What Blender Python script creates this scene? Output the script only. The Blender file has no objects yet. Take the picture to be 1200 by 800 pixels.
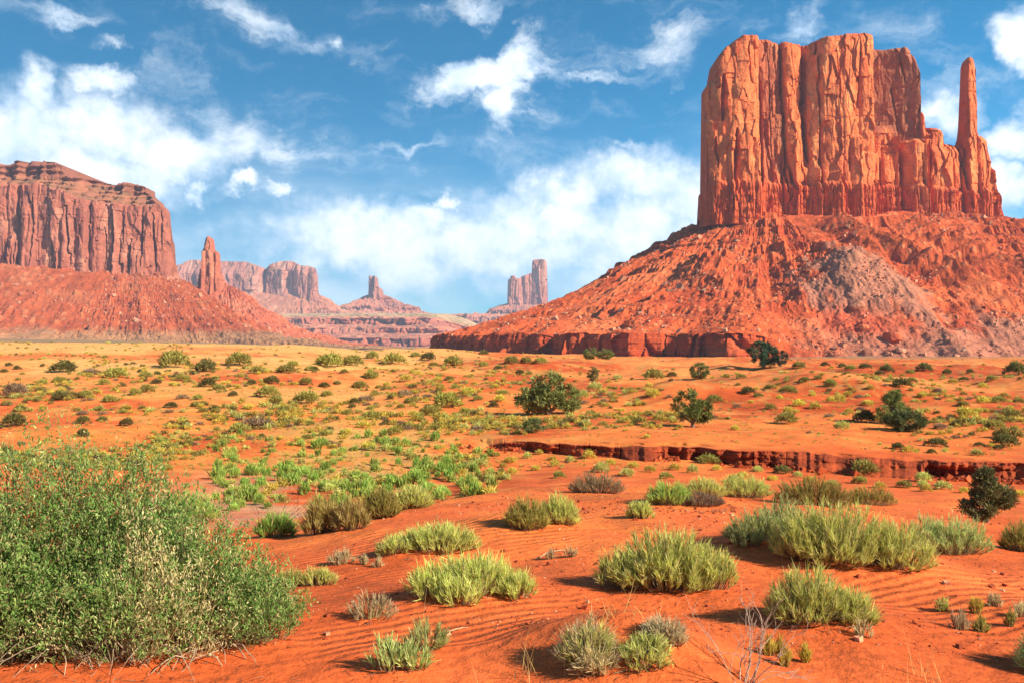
import bpy, math, random
import numpy as np
from mathutils import Vector

# ------------------------------------------------------------------ camera, sky, sun, exposure
sc = bpy.context.scene
col = sc.collection
cam = bpy.data.cameras.new('camera'); cam.sensor_width = 36.0; cam.lens = 30.0
cam.clip_start = 0.1; cam.clip_end = 40000
cam_o = bpy.data.objects.new('camera', cam); col.objects.link(cam_o)
cam_o.location = (0, 0, 0); cam_o.rotation_euler = (math.radians(90), 0, 0)
sc.camera = cam_o

SUN_AZ, SUN_EL = math.radians(59), math.radians(31)      # azimuth from straight behind the camera towards the right
S = Vector((math.sin(SUN_AZ) * math.cos(SUN_EL), -math.cos(SUN_AZ) * math.cos(SUN_EL), math.sin(SUN_EL)))
sun = bpy.data.lights.new('sun', 'SUN'); sun.energy = 5.0; sun.angle = math.radians(0.5); sun.color = (1.0, 0.90, 0.74)
sun_o = bpy.data.objects.new('sun', sun); col.objects.link(sun_o)
sun_o.rotation_euler = S.to_track_quat('Z', 'Y').to_euler()
sun_o.location = (60, -40, 60)

sc.view_settings.view_transform = 'Standard'; sc.view_settings.look = 'None'
sc.view_settings.exposure = 1.12; sc.view_settings.gamma = 1.0
sc.view_settings.use_curve_mapping = False
sc.render.engine = 'CYCLES'
sc.cycles.use_denoising = True
sc.cycles.max_bounces = 5; sc.cycles.diffuse_bounces = 3; sc.cycles.glossy_bounces = 1
sc.cycles.transmission_bounces = 2; sc.cycles.transparent_max_bounces = 8; sc.cycles.volume_bounces = 0
sc.cycles.caustics_reflective = False; sc.cycles.caustics_refractive = False


class NT:
    """small helper round a node tree"""
    def __init__(self, tree): self.t = tree; self.n = tree.nodes; self.l = tree.links
    def add(self, kind, **kw):
        n = self.n.new(kind)
        for k, v in kw.items(): setattr(n, k, v)
        return n
    def link(self, a, b): self.l.new(a, b)
    def put(self, sock, v):
        if isinstance(v, bpy.types.NodeSocket): self.l.new(v, sock)
        else: sock.default_value = v
    def math(self, op, a, b=None, c=None, clamp=False):
        n = self.n.new('ShaderNodeMath'); n.operation = op; n.use_clamp = clamp
        self.put(n.inputs[0], a)
        if b is not None: self.put(n.inputs[1], b)
        if c is not None: self.put(n.inputs[2], c)
        return n.outputs[0]
    def smooth(self, v, lo, hi, a=0.0, b=1.0):
        n = self.n.new('ShaderNodeMapRange'); n.interpolation_type = 'SMOOTHSTEP'
        self.put(n.inputs['Value'], v)
        n.inputs['From Min'].default_value = lo; n.inputs['From Max'].default_value = hi
        n.inputs['To Min'].default_value = a; n.inputs['To Max'].default_value = b
        return n.outputs[0]
    def noise(self, vec, scale, detail=4, rough=0.55, dist=0.0):
        n = self.n.new('ShaderNodeTexNoise')
        if vec is not None: self.l.new(vec, n.inputs['Vector'])
        n.inputs['Scale'].default_value = scale; n.inputs['Detail'].default_value = detail
        n.inputs['Roughness'].default_value = rough; n.inputs['Distortion'].default_value = dist
        return n
    def mapping(self, vec, loc=(0, 0, 0), rot=(0, 0, 0), scale=(1, 1, 1), kind='POINT'):
        n = self.n.new('ShaderNodeMapping'); n.vector_type = kind
        self.l.new(vec, n.inputs['Vector'])
        n.inputs['Location'].default_value = loc; n.inputs['Rotation'].default_value = rot; n.inputs['Scale'].default_value = scale
        return n.outputs[0]
    def mix(self, fac, a, b, blend='MIX'):
        n = self.n.new('ShaderNodeMix'); n.data_type = 'RGBA'; n.blend_type = blend
        self.put(n.inputs[0], fac); self.put(n.inputs[6], a); self.put(n.inputs[7], b)
        return n.outputs[2]


def build_world():
    w = bpy.data.worlds.new('World'); sc.world = w; w.use_nodes = True
    t = NT(w.node_tree); t.n.clear()
    out = t.add('ShaderNodeOutputWorld'); bg = t.add('ShaderNodeBackground')
    bg.inputs['Strength'].default_value = 0.057
    t.link(bg.outputs[0], out.inputs['Surface'])
    sky = t.add('ShaderNodeTexSky'); sky.sky_type = 'NISHITA'; sky.sun_disc = False
    sky.sun_elevation = SUN_EL; sky.sun_rotation = math.atan2(-S.x, S.y)
    sky.altitude = 1600; sky.air_density = 1.0; sky.dust_density = 0.6; sky.ozone_density = 3.0
    hs = t.add('ShaderNodeHueSaturation'); hs.inputs['Saturation'].default_value = 1.42; hs.inputs['Value'].default_value = 1.12
    hs.inputs['Hue'].default_value = 0.480
    t.link(t.mix(1.0, sky.outputs[0], (0.26, 0.66, 0.95, 1), 'MULTIPLY'), hs.inputs['Color'])
    tc = t.add('ShaderNodeTexCoord'); D = tc.outputs['Generated']
    sep = t.add('ShaderNodeSeparateXYZ'); t.link(D, sep.inputs[0])
    az = t.math('ARCTAN2', sep.outputs[0], sep.outputs[1])
    el = t.math('ARCSINE', sep.outputs[2])
    cmb = t.add('ShaderNodeCombineXYZ'); t.link(az, cmb.inputs[0]); t.link(el, cmb.inputs[1])
    P = cmb.outputs[0]
    # warp of the cloud outlines
    n1 = t.noise(P, 9.0, 6, 0.6)
    n2 = t.noise(P, 34.0, 4, 0.6)
    def warp(vec, node, amt):
        v = t.add('ShaderNodeVectorMath', operation='SUBTRACT'); t.link(node.outputs['Color'], v.inputs[0]); v.inputs[1].default_value = (.5, .5, .5)
        m = t.add('ShaderNodeVectorMath', operation='SCALE'); t.link(v.outputs[0], m.inputs[0]); m.inputs['Scale'].default_value = amt
        a = t.add('ShaderNodeVectorMath', operation='ADD'); t.link(vec, a.inputs[0]); t.link(m.outputs[0], a.inputs[1])
        return a.outputs[0]
    PW = warp(warp(P, n1, 0.11), n2, 0.035)
    def ang(px, py):
        u = (px - 600) / 1000; v = (400 - py) / 1000
        return math.atan(u), math.atan(v * math.cos(math.atan(u)))
    def ell(vec, px, py, rx, ry, rot=0.0):
        a, e = ang(px, py)
        k = math.cos(a) ** 2
        m = t.mapping(vec, loc=(a, e, 0), rot=(0, 0, math.radians(rot)), scale=(rx / 1000 * k, ry / 1000 * math.cos(a), 1), kind='TEXTURE')
        ln = t.add('ShaderNodeVectorMath', operation='LENGTH'); t.link(m, ln.inputs[0])
        return t.math('SUBTRACT', 1.0, ln.outputs['Value'])
    def union(vals):
        r = vals[0]
        for v in vals[1:]: r = t.math('MAXIMUM', r, v)
        return r
    # heaped clouds
    cum = union([ell(PW, 25, 150, 120, 85), ell(PW, 120, 160, 105, 75), ell(PW, 215, 175, 120, 45, 5), ell(PW, 38, 100, 45, 42),
                 ell(PW, 118, 95, 42, 22), ell(PW, -80, 150, 130, 120), ell(PW, 100, 205, 190, 40),
                 ell(PW, 292, 224, 25, 14), ell(PW, 342, 230, 31, 11), ell(PW, 243, 215, 22, 14),
                 ell(PW, 518, 244, 22, 16), ell(PW, 490, 265, 60, 24), ell(PW, 660, 222, 70, 35), ell(PW, 735, 212, 110, 52), ell(PW, 790, 205, 70, 42), ell(PW, 805, 225, 70, 48),
                 ell(PW, 640, 262, 150, 54), ell(PW, 440, 282, 190, 48), ell(PW, 540, 292, 250, 54), ell(PW, 740, 275, 140, 72),
                 ell(PW, 1105, 118, 46, 34), ell(PW, 1205, 55, 30, 50, 30), ell(PW, 1185, 150, 60, 34), ell(PW, 1270, 130, 70, 90),
                 ell(PW, 1150, 215, 80, 44), ell(PW, 860, 235, 60, 60)])
    n3 = t.noise(P, 22.0, 7, 0.62)
    n4 = t.noise(P, 7.0, 5, 0.6)
    d_cum = t.math('ADD', cum, t.math('MULTIPLY', t.math('SUBTRACT', n3.outputs['Fac'], 0.5), 0.8))
    d_cum = t.smooth(d_cum, -0.04, 0.82, 0.0, 0.93)
    # wisps: noise drawn out along the wind
    PS = warp(t.mapping(P, rot=(0, 0, math.radians(-22)), scale=(5.0, 20.0, 1)), n1, 1.6)
    n5 = t.noise(PS, 1.3, 8, 0.62)
    wz = union([ell(PW, 570, 85, 105, 52, 12), ell(PW, 590, 120, 60, 40, 60), ell(PW, 690, 85, 90, 12), ell(PW, 280, 10, 120, 32, -10),
                ell(PW, 395, 35, 20, 17, 50), ell(PW, 795, 55, 50, 55, 60), ell(PW, 560, 2, 70, 16), ell(PW, 940, 15, 55, 30, 50),
                ell(PW, 85, 12, 50, 14), ell(PW, 300, 155, 110, 45, -20), ell(PW, 735, 160, 50, 14, -15), ell(PW, 480, 165, 70, 14),
                ell(PW, 130, 45, 30, 16)])
    d_w = t.math('ADD', wz, t.math('MULTIPLY', t.math('SUBTRACT', n5.outputs['Fac'], 0.52), 2.0))
    d_w = t.smooth(d_w, 0.12, 1.25, 0.0, 0.72)
    core = t.smooth(t.math('ADD', union([ell(PW, 572, 84, 92, 40, 12), ell(PW, 590, 60, 55, 26, 20), ell(PW, 585, 125, 34, 24, 70)]), t.math('MULTIPLY', t.math('SUBTRACT', n5.outputs['Fac'], 0.5), 1.0)), -0.02, 0.75, 0, 0.96)
    cir = t.smooth(n5.outputs['Fac'], 0.46, 0.86, 0.0, 0.45)
    low = t.smooth(el, 0.0, 0.28, 0.72, 0.0)
    veil = t.smooth(t.noise(t.mapping(P, scale=(3, 9, 1)), 1.6, 5, 0.55).outputs['Fac'], 0.36, 0.72, 0.0, 1.0)
    low = t.math('MULTIPLY', low, t.math('MULTIPLY_ADD', veil, 0.8, 0.2))
    dens = d_cum
    for d in (d_w, core, cir, low):     # 1-(1-a)(1-b)
        dens = t.math('SUBTRACT', 1.0, t.math('MULTIPLY', t.math('SUBTRACT', 1.0, dens), t.math('SUBTRACT', 1.0, d)))
    # light and grey parts inside the heaps
    lit = t.smooth(t.math('ADD', t.math('MULTIPLY', n3.outputs['Fac'], 0.55), t.math('MULTIPLY', n4.outputs['Fac'], 0.45)), 0.36, 0.60)
    ccol = t.mix(lit, (6.6, 8.3, 10.4, 1), (10.8, 11.3, 11.8, 1))
    fin = t.mix(dens, hs.outputs[0], ccol)
    t.link(fin, bg.inputs['Color'])
build_world()

# ------------------------------------------------------------------ noise in numpy
def _h(ix, iy, iz, seed):
    n = (ix * 374761393 + iy * 668265263 + iz * 1274126177 + seed * 974711) & 0xffffffff
    n = ((n ^ (n >> 13)) * 1103515245 + 12345) & 0xffffffff
    n = ((n ^ (n >> 15)) * 668265263) & 0xffffffff
    return ((n ^ (n >> 16)) & 0xffff) / 65535.0

def vn2(x, y, seed=0):
    x = np.asarray(x, float); y = np.asarray(y, float)
    ix = np.floor(x).astype(np.int64); iy = np.floor(y).astype(np.int64)
    fx = x - ix; fy = y - iy
    fx = fx * fx * (3 - 2 * fx); fy = fy * fy * (3 - 2 * fy)
    a = _h(ix, iy, 0, seed); b = _h(ix + 1, iy, 0, seed); c = _h(ix, iy + 1, 0, seed); d = _h(ix + 1, iy + 1, 0, seed)
    return (a + (b - a) * fx) * (1 - fy) + (c + (d - c) * fx) * fy - 0.5

def fbm(x, y, seed=0, oct=4, gain=0.5):
    s = 0; a = 1.0; f = 1.0
    for o in range(oct):
        s = s + a * vn2(x * f + 17.3 * o, y * f - 9.1 * o, seed + o); a *= gain; f *= 2.03
    return s

def cells(x, y, seed=0):
    """distance to nearest cell point, its random value, difference to the second"""
    ix = np.floor(x).astype(np.int64); iy = np.floor(y).astype(np.int64)
    d1 = np.full(np.shape(x), 9.0); d2 = d1.copy(); v = np.zeros(np.shape(x))
    for i in (-1, 0, 1):
        for j in (-1, 0, 1):
            cx = ix + i; cy = iy + j
            dx = cx + _h(cx, cy, 1, seed) - x; dy = cy + _h(cx, cy, 2, seed) - y
            d = np.sqrt(dx * dx + dy * dy); r = _h(cx, cy, 3, seed)
            nearer = d < d1
            d2 = np.where(nearer, d1, np.minimum(d2, d)); v = np.where(nearer, r, v); d1 = np.where(nearer, d, d1)
    return d1, v, d2 - d1

def facets(x, y, seed):
    """tilted flat pieces: offset from the nearest cell point times a slope of its own"""
    ix = np.floor(x).astype(np.int64); iy = np.floor(y).astype(np.int64)
    d1 = np.full(np.shape(x), 9.0); val = np.zeros(np.shape(x))
    for i in (-1, 0, 1):
        for j in (-1, 0, 1):
            cx = ix + i; cy = iy + j
            dx = x - cx - _h(cx, cy, 1, seed); dy = y - cy - _h(cx, cy, 2, seed); d = np.abs(dx) + .8 * np.abs(dy)
            v = (_h(cx, cy, 3, seed) - .5) * 2 * dx + (_h(cx, cy, 4, seed) - .6) * .5 * dy + (_h(cx, cy, 5, seed) - .5) * .5
            nr = d < d1; val = np.where(nr, v, val); d1 = np.where(nr, d, d1)
    return val

def sstep(x, a, b):
    t = np.clip((np.asarray(x, float) - a) / (b - a), 0, 1); return t * t * (3 - 2 * t)

def lerp3(a, b, t):
    a = np.asarray(a, float); b = np.asarray(b, float); t = np.asarray(t)[..., None]
    return a + (b - a) * t

# ------------------------------------------------------------------ meshes
def mesh_obj(name, V, F, mat, parent=None, C=None, smooth=False, mats=None):
    """one mesh object out of arrays; F is one index array or a list of them (tris and quads)"""
    V = np.asarray(V, np.float32).reshape(-1, 3)
    Fs = F if isinstance(F, list) else [F]
    me = bpy.data.meshes.new(name)
    me.vertices.add(len(V)); me.vertices.foreach_set('co', V.ravel())
    nl = sum(f.size for f in Fs); npoly = sum(len(f) for f in Fs)
    me.loops.add(nl); me.polygons.add(npoly)
    me.loops.foreach_set('vertex_index', np.concatenate([f.ravel() for f in Fs]).astype(np.int32))
    tot = np.concatenate([np.full(len(f), f.shape[1]) for f in Fs]).astype(np.int32)
    st = np.concatenate([[0], np.cumsum(tot)[:-1]]).astype(np.int32)
    me.polygons.foreach_set('loop_start', st); me.polygons.foreach_set('loop_total', tot)
    me.polygons.foreach_set('use_smooth', np.full(npoly, bool(smooth)))
    if C is not None:
        C = np.asarray(C, np.float32).reshape(-1, 3)
        a = me.color_attributes.new('Col', 'FLOAT_COLOR', 'POINT')
        a.data.foreach_set('color', np.concatenate([C, np.ones((len(C), 1), np.float32)], 1).ravel())
    me.update(calc_edges=True); me.validate()
    me.materials.append(mat)
    o = bpy.data.objects.new(name, me); col.objects.link(o)
    if parent is not None: o.parent = parent
    return o

def grid_faces(nr, nc, wrap=False):
    r = np.arange(nr - 1)[:, None]; c = np.arange(nc if wrap else nc - 1)[None, :]
    c2 = (c + 1) % nc
    return np.stack(np.broadcast_arrays(r * nc + c, r * nc + c2, (r + 1) * nc + c2, (r + 1) * nc + c), -1).reshape(-1, 4)

def thing(name, label, cat, loc=(0, 0, 0), group=None):
    o = bpy.data.objects.new(name, None); col.objects.link(o); o.location = loc
    o.empty_display_size = 0.3
    return tag(o, label, cat, group)

def tag(o, label=None, cat=None, group=None, kind=None):
    if label: o['label'] = label
    if cat: o['category'] = cat
    if group: o['group'] = group
    if kind: o['kind'] = kind
    return o

# ------------------------------------------------------------------ materials
def attr_mat(name, rough=0.9, grain=(3.0, 0.35), fine=(40.0, 0.25), bump=(2.0, 0.3), extra=None):
    m = bpy.data.materials.new(name); m.use_nodes = True
    t = NT(m.node_tree); b = t.n['Principled BSDF']
    b.inputs['Roughness'].default_value = rough; b.inputs['Specular IOR Level'].default_value = 0.15
    at = t.add('ShaderNodeAttribute', attribute_name='Col')
    tc = t.add('ShaderNodeTexCoord'); ov = tc.outputs['Object']
    n1 = t.noise(ov, grain[0], 5, 0.6); n2 = t.noise(ov, fine[0], 3, 0.6)
    f = t.math('ADD', t.smooth(n1.outputs['Fac'], 0.3, 0.7, 1 - grain[1], 1 + grain[1]), t.smooth(n2.outputs['Fac'], 0.3, 0.7, -fine[1], fine[1]))
    vm = t.add('ShaderNodeVectorMath', operation='SCALE'); t.link(at.outputs['Color'], vm.inputs[0]); t.link(f, vm.inputs['Scale'])
    t.link(vm.outputs[0], b.inputs['Base Color'])
    nb = t.noise(ov, bump[0], 6, 0.65)
    bp = t.add('ShaderNodeBump'); bp.inputs['Strength'].default_value = 1.0; bp.inputs['Distance'].default_value = bump[1]
    t.link(nb.outputs['Fac'], bp.inputs['Height'])
    t.link(bp.outputs[0], b.inputs['Normal'])
    if extra: extra(t, b, at, ov, bp)
    return m

def leaf_mat(name, trans=0.38, rough=0.75):
    m = bpy.data.materials.new(name); m.use_nodes = True
    t = NT(m.node_tree); b = t.n['Principled BSDF']; out = t.n['Material Output']
    at = t.add('ShaderNodeAttribute', attribute_name='Col')
    oi = t.add('ShaderNodeObjectInfo')
    hs = t.add('ShaderNodeHueSaturation')
    t.link(t.math('MULTIPLY_ADD', oi.outputs['Random'], 0.03, 0.485), hs.inputs['Hue'])
    t.link(t.math('MULTIPLY_ADD', oi.outputs['Random'], 0.40, 0.95), hs.inputs['Value'])
    tc = t.add('ShaderNodeTexCoord')
    nz = t.noise(tc.outputs['Object'], 14.0, 3, 0.6)
    vm = t.add('ShaderNodeVectorMath', operation='SCALE'); t.link(at.outputs['Color'], vm.inputs[0])
    t.link(t.smooth(nz.outputs['Fac'], 0.3, 0.7, 0.75, 1.25), vm.inputs['Scale'])
    t.link(vm.outputs[0], hs.inputs['Color'])
    b.inputs['Roughness'].default_value = rough; b.inputs['Specular IOR Level'].default_value = 0.25
    t.link(hs.outputs[0], b.inputs['Base Color'])
    tr = t.add('ShaderNodeBsdfTranslucent'); t.link(hs.outputs[0], tr.inputs['Color'])
    mx = t.add('ShaderNodeMixShader'); mx.inputs[0].default_value = trans
    t.link(b.outputs[0], mx.inputs[1]); t.link(tr.outputs[0], mx.inputs[2]); t.link(mx.outputs[0], out.inputs['Surface'])
    return m

def sand_extra(t, b, at, ov, bp):
    # wind ripples, patchy; coarse lumps; all as relief
    mp = t.mapping(ov, rot=(0, 0, math.radians(62)))
    wv = t.add('ShaderNodeTexWave', wave_type='BANDS', bands_direction='X', wave_profile='SIN')
    t.link(mp, wv.inputs['Vector'])
    wv.inputs['Scale'].default_value = 2.3; wv.inputs['Distortion'].default_value = 5.0
    wv.inputs['Detail'].default_value = 2.5; wv.inputs['Detail Scale'].default_value = 0.55; wv.inputs['Detail Roughness'].default_value = 0.55
    patch = t.noise(ov, 0.35, 2, 0.5)
    dist = t.add('ShaderNodeVectorMath', operation='LENGTH'); t.link(ov, dist.inputs[0])
    near = t.smooth(dist.outputs['Value'], 7.0, 16.0, 1.0, 0.0)
    amt = t.math('MULTIPLY', near, t.smooth(patch.outputs['Fac'], 0.48, 0.62, 0.08, 1.0))
    ln = t.noise(ov, 9.0, 5, 0.65)
    h = t.math('ADD', t.math('MULTIPLY', t.math('MULTIPLY', wv.outputs['Fac'], amt), 0.015), t.math('MULTIPLY', ln.outputs['Fac'], 0.022))
    gr = t.noise(ov, 60.0, 2, 0.6)
    h = t.math('ADD', h, t.math('MULTIPLY', gr.outputs['Fac'], 0.004))
    b2 = t.add('ShaderNodeBump'); b2.inputs['Strength'].default_value = 1.0; b2.inputs['Distance'].default_value = 1.0
    t.link(h, b2.inputs['Height']); t.link(bp.outputs[0], b2.inputs['Normal']); t.link(b2.outputs[0], b.inputs['Normal'])

M_sand = attr_mat('red_sand', 0.95, (0.7, 0.17), (14.0, 0.15), (1.2, 0.05), sand_extra)
M_rock = attr_mat('red_sandstone', 0.92, (0.12, 0.16), (0.7, 0.16), (0.35, 1.6))
M_farrock = attr_mat('far_sandstone', 0.95, (0.03, 0.14), (0.15, 0.14), (0.08, 5.0))
M_scree = attr_mat('talus_rubble', 0.95, (0.10, 0.18), (0.6, 0.22), (0.45, 1.2))
M_bank = attr_mat('bank_earth', 0.95, (1.2, 0.15), (9.0, 0.15), (3.0, 0.08))
M_leaf = leaf_mat('shrub_leaves'); M_needle = leaf_mat('juniper_needles', 0.15)
M_wood = attr_mat('weathered_wood', 0.9, (6.0, 0.25), (40.0, 0.2), (25.0, 0.01))
M_pebble = attr_mat('pebble_stone', 0.9, (8.0, 0.2), (60.0, 0.2), (30.0, 0.004))

# ------------------------------------------------------------------ terrain: table of heights by bearing and distance
PXK = np.array([-600, 0, 300, 480, 600, 760, 900, 1050, 1200, 1800], float)
DN = np.array([0.5, 4, 6, 9, 12, 15, 19, 24, 30, 36, 45, 70], float)
ZN = np.array([
    [-1.70, -1.90, -2.10, -2.40, -2.90, -3.50, -4.00, -4.40, -4.80, -5.00, -5.30, -5.50],
    [-1.70, -1.90, -2.05, -2.40, -2.90, -3.50, -4.00, -4.50, -4.90, -5.10, -5.30, -5.50],
    [-1.70, -1.85, -2.00, -2.35, -2.80, -3.45, -4.10, -4.60, -5.00, -5.20, -5.40, -5.50],
    [-1.70, -1.80, -1.95, -2.20, -2.45, -2.80, -4.05, -4.85, -5.20, -5.40, -5.50, -5.60],
    [-1.70, -1.80, -1.90, -2.10, -2.38, -2.62, -3.05, -4.20, -5.05, -5.45, -5.60, -5.65],
    [-1.70, -1.80, -1.90, -2.10, -2.40, -2.70, -3.20, -3.90, -4.70, -5.30, -5.62, -5.65],
    [-1.70, -1.80, -1.95, -2.20, -2.55, -2.90, -3.50, -4.20, -5.00, -5.50, -5.65, -5.65],
    [-1.70, -1.85, -2.00, -2.30, -2.70, -3.15, -3.80, -4.50, -5.15, -5.60, -5.65, -5.65],
    [-1.70, -1.90, -2.10, -2.45, -2.90, -3.40, -4.10, -4.80, -5.30, -5.62, -5.65, -5.65],
    [-1.70, -1.90, -2.10, -2.45, -2.90, -3.40, -4.10, -4.80, -5.30, -5.62, -5.65, -5.65]])
DF = np.array([20, 40, 60, 90, 130, 170, 230, 350, 600, 1000, 1800, 3500, 9500], float)
ZF = np.array([
    [-5.0, -5.3, -5.0, -3.6, -1.6, 0.4, 0.0, -1, 0, 4, 6, 0, -12],
    [-5.0, -5.3, -5.1, -3.9, -1.9, 0.0, -0.8, -1.5, 0, 4, 2, -12, -20],
    [-5.0, -5.3, -5.2, -4.2, -2.3, -0.5, -1.3, -3, -3, -3, -8, -20, -25],
    [-5.0, -5.3, -5.4, -4.9, -3.3, -1.8, -2.5, -5, -9, -12, -15, -25, -25],
    [-4.9, -5.0, -5.2, -5.1, -4.2, -3.4, -3.8, -6, -12, -15, -18, -27, -27],
    [-4.85, -4.85, -5.0, -5.0, -4.6, -4.1, -4.4, -6.2, -12, -15, -18, -27, -27],
    [-4.8, -4.8, -4.85, -4.85, -4.6, -4.4, -4.8, -6.8, -12.5, -15, -18, -27, -27],
    [-4.8, -4.8, -4.85, -4.85, -4.6, -4.4, -4.8, -6.8, -12.5, -15, -18, -27, -27],
    [-4.8, -4.8, -4.85, -4.85, -4.6, -4.4, -4.8, -6.8, -12.5, -15, -18, -27, -27],
    [-4.8, -4.8, -4.85, -4.85, -4.6, -4.4, -4.8, -6.8, -12.5, -15, -18, -27, -27]])

def make_lut(DK, ZK, nd=320, nb=241):
    ld = np.linspace(math.log(DK[0]), math.log(DK[-1]), nd); b = np.linspace(-600, 1800, nb)
    rows = np.stack([np.interp(ld, np.log(DK), z) for z in ZK])
    L = np.stack([np.interp(b, PXK, rows[:, j]) for j in range(nd)], 1)
    for _ in range(3):
        p = np.pad(L, ((7, 7), (0, 0)), 'edge'); L = sum(p[k:k + nb] for k in range(15)) / 15
        p = np.pad(L, ((0, 0), (4, 4)), 'edge'); L = sum(p[:, k:k + nd] for k in range(9)) / 9
    return L, ld[0], ld[-1]
LN, LF = make_lut(DN, ZN), make_lut(DF, ZF)

def lut(T, b, d):
    L, l0, l1 = T
    v = (np.log(np.maximum(d, 1e-3)) - l0) / (l1 - l0) * (L.shape[1] - 1); u = (b + 600) / 2400 * (L.shape[0] - 1)
    v = np.clip(v, 0, L.shape[1] - 1.001); u = np.clip(u, 0, L.shape[0] - 1.001)
    i = u.astype(int); j = v.astype(int); fu = u - i; fv = v - j
    return (L[i, j] * (1 - fv) + L[i, j + 1] * fv) * (1 - fu) + (L[i + 1, j] * (1 - fv) + L[i + 1, j + 1] * fv) * fu

BANK_PX = np.array([500, 540, 570, 600, 640, 700, 760, 820, 860, 930, 1000, 1100, 1200, 1320, 1800], float)
BANK_D = np.array([44, 45, 45.5, 44.5, 43, 41.5, 40, 39.5, 38, 37.5, 36, 34.8, 34, 33.3, 31], float)
def bank_d(b): return np.interp(b, BANK_PX, BANK_D) + 0.35 * vn2(b / 14.0, 0 * b, 77) + 0.22 * vn2(b / 5.0, 0 * b, 78)

MOUNDS = []      # little sand heaps held by the shrubs: x, y, radius, height
def polar(x, y):
    th = np.clip(np.arctan2(x, y), -0.876, 0.876); r = np.hypot(x, y)
    return 600 + 1000 * np.tan(th), r * np.cos(th), r

def ground(x, y, detail=True):
    x = np.asarray(x, float); y = np.asarray(y, float)
    b, d, r = polar(x, y)
    zn, zf = lut(LN, b, d), lut(LF, b, d)
    s = d - bank_d(b)
    wdt = np.interp(b, [470, 600], [14.0, 0.45])
    st = np.where(b > 600, np.clip(s / 0.45, 0, 1), sstep(s, -wdt * .5, wdt * .5))
    z = zn * (1 - st) + zf * st
    # near the bank foot the noise fades so that the wash stays open
    fade = 1 - 0.75 * np.exp(-np.abs(s + 1) / 3.0) * sstep(b, 560, 640)
    if detail:
        z = z + fade * (0.15 * fbm(x / 2.6, y / 2.6, 3, 3) * sstep(r, 0, 3) + 0.035 * fbm(x / 0.55, y / 0.55, 4, 3) * (1 - sstep(r, 25, 50)))
        mid = sstep(r, 24, 55)
        z = z + fade * mid * (0.42 * fbm(x / 9.0, y / 9.0, 5, 4) + 0.16 * np.maximum(0, fbm(x / 3.0, y / 3.0, 6, 3)) * (1 - sstep(r, 150, 300)))
        z = z + fade * sstep(r, 55, 80) * (1 - sstep(r, 180, 260)) * sstep(b, 250, 520) * 2.5 * fbm(x / 17., y / 24., 15, 3)
        z = z + sstep(r, 120, 400) * 1.6 * fbm(x / 45.0, y / 45.0, 7, 4) + sstep(r, 900, 2500) * 10 * fbm(x / 300., y / 300., 8, 4)
    for mx, my, mr, mh in MOUNDS:
        q = ((x - mx) ** 2 + (y - my) ** 2) / (mr * mr)
        z = z + mh * np.exp(-q * 1.3)
    return z

_DS = np.concatenate([np.arange(3, 30, 0.04), np.arange(30, 90, 0.12), np.geomspace(90, 700, 500)])
def hit(px, py):
    """the ground point seen at a place of the photograph"""
    u = (px - 600) / 1000; v = (400 - py) / 1000
    c = _DS[::8]; k = np.nonzero(ground(u * c, c) >= v * c)[0]
    i = k[0] * 8 if len(k) else len(_DS) - 1
    f = _DS[max(0, i - 8):i + 1]; z = ground(u * f, f); k = np.nonzero(z >= v * f)[0]
    i = k[0] if len(k) else len(f) - 1
    d = f[i]
    return u * d, d, float(z[i])

for px, py, rr, hh in ((700, 772, .62, .20), (770, 775, .55, .17), (955, 735, .75, .13), (985, 662, 1.2, .22), (780, 695, .9, .12),
                       (1110, 640, .9, .12), (545, 700, .9, .10), (505, 645, .8, .08), (620, 615, .8, .14), (460, 790, .5, .06),
                       (120, 790, 1.7, .14), (1170, 725, .8, .10), (840, 580, 1.6, .20), (790, 588, 1.2, .15), (900, 636, 1.2, .12)):
    x, y, z = hit(px, py); MOUNDS.append((x, y, rr, hh))

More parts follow.
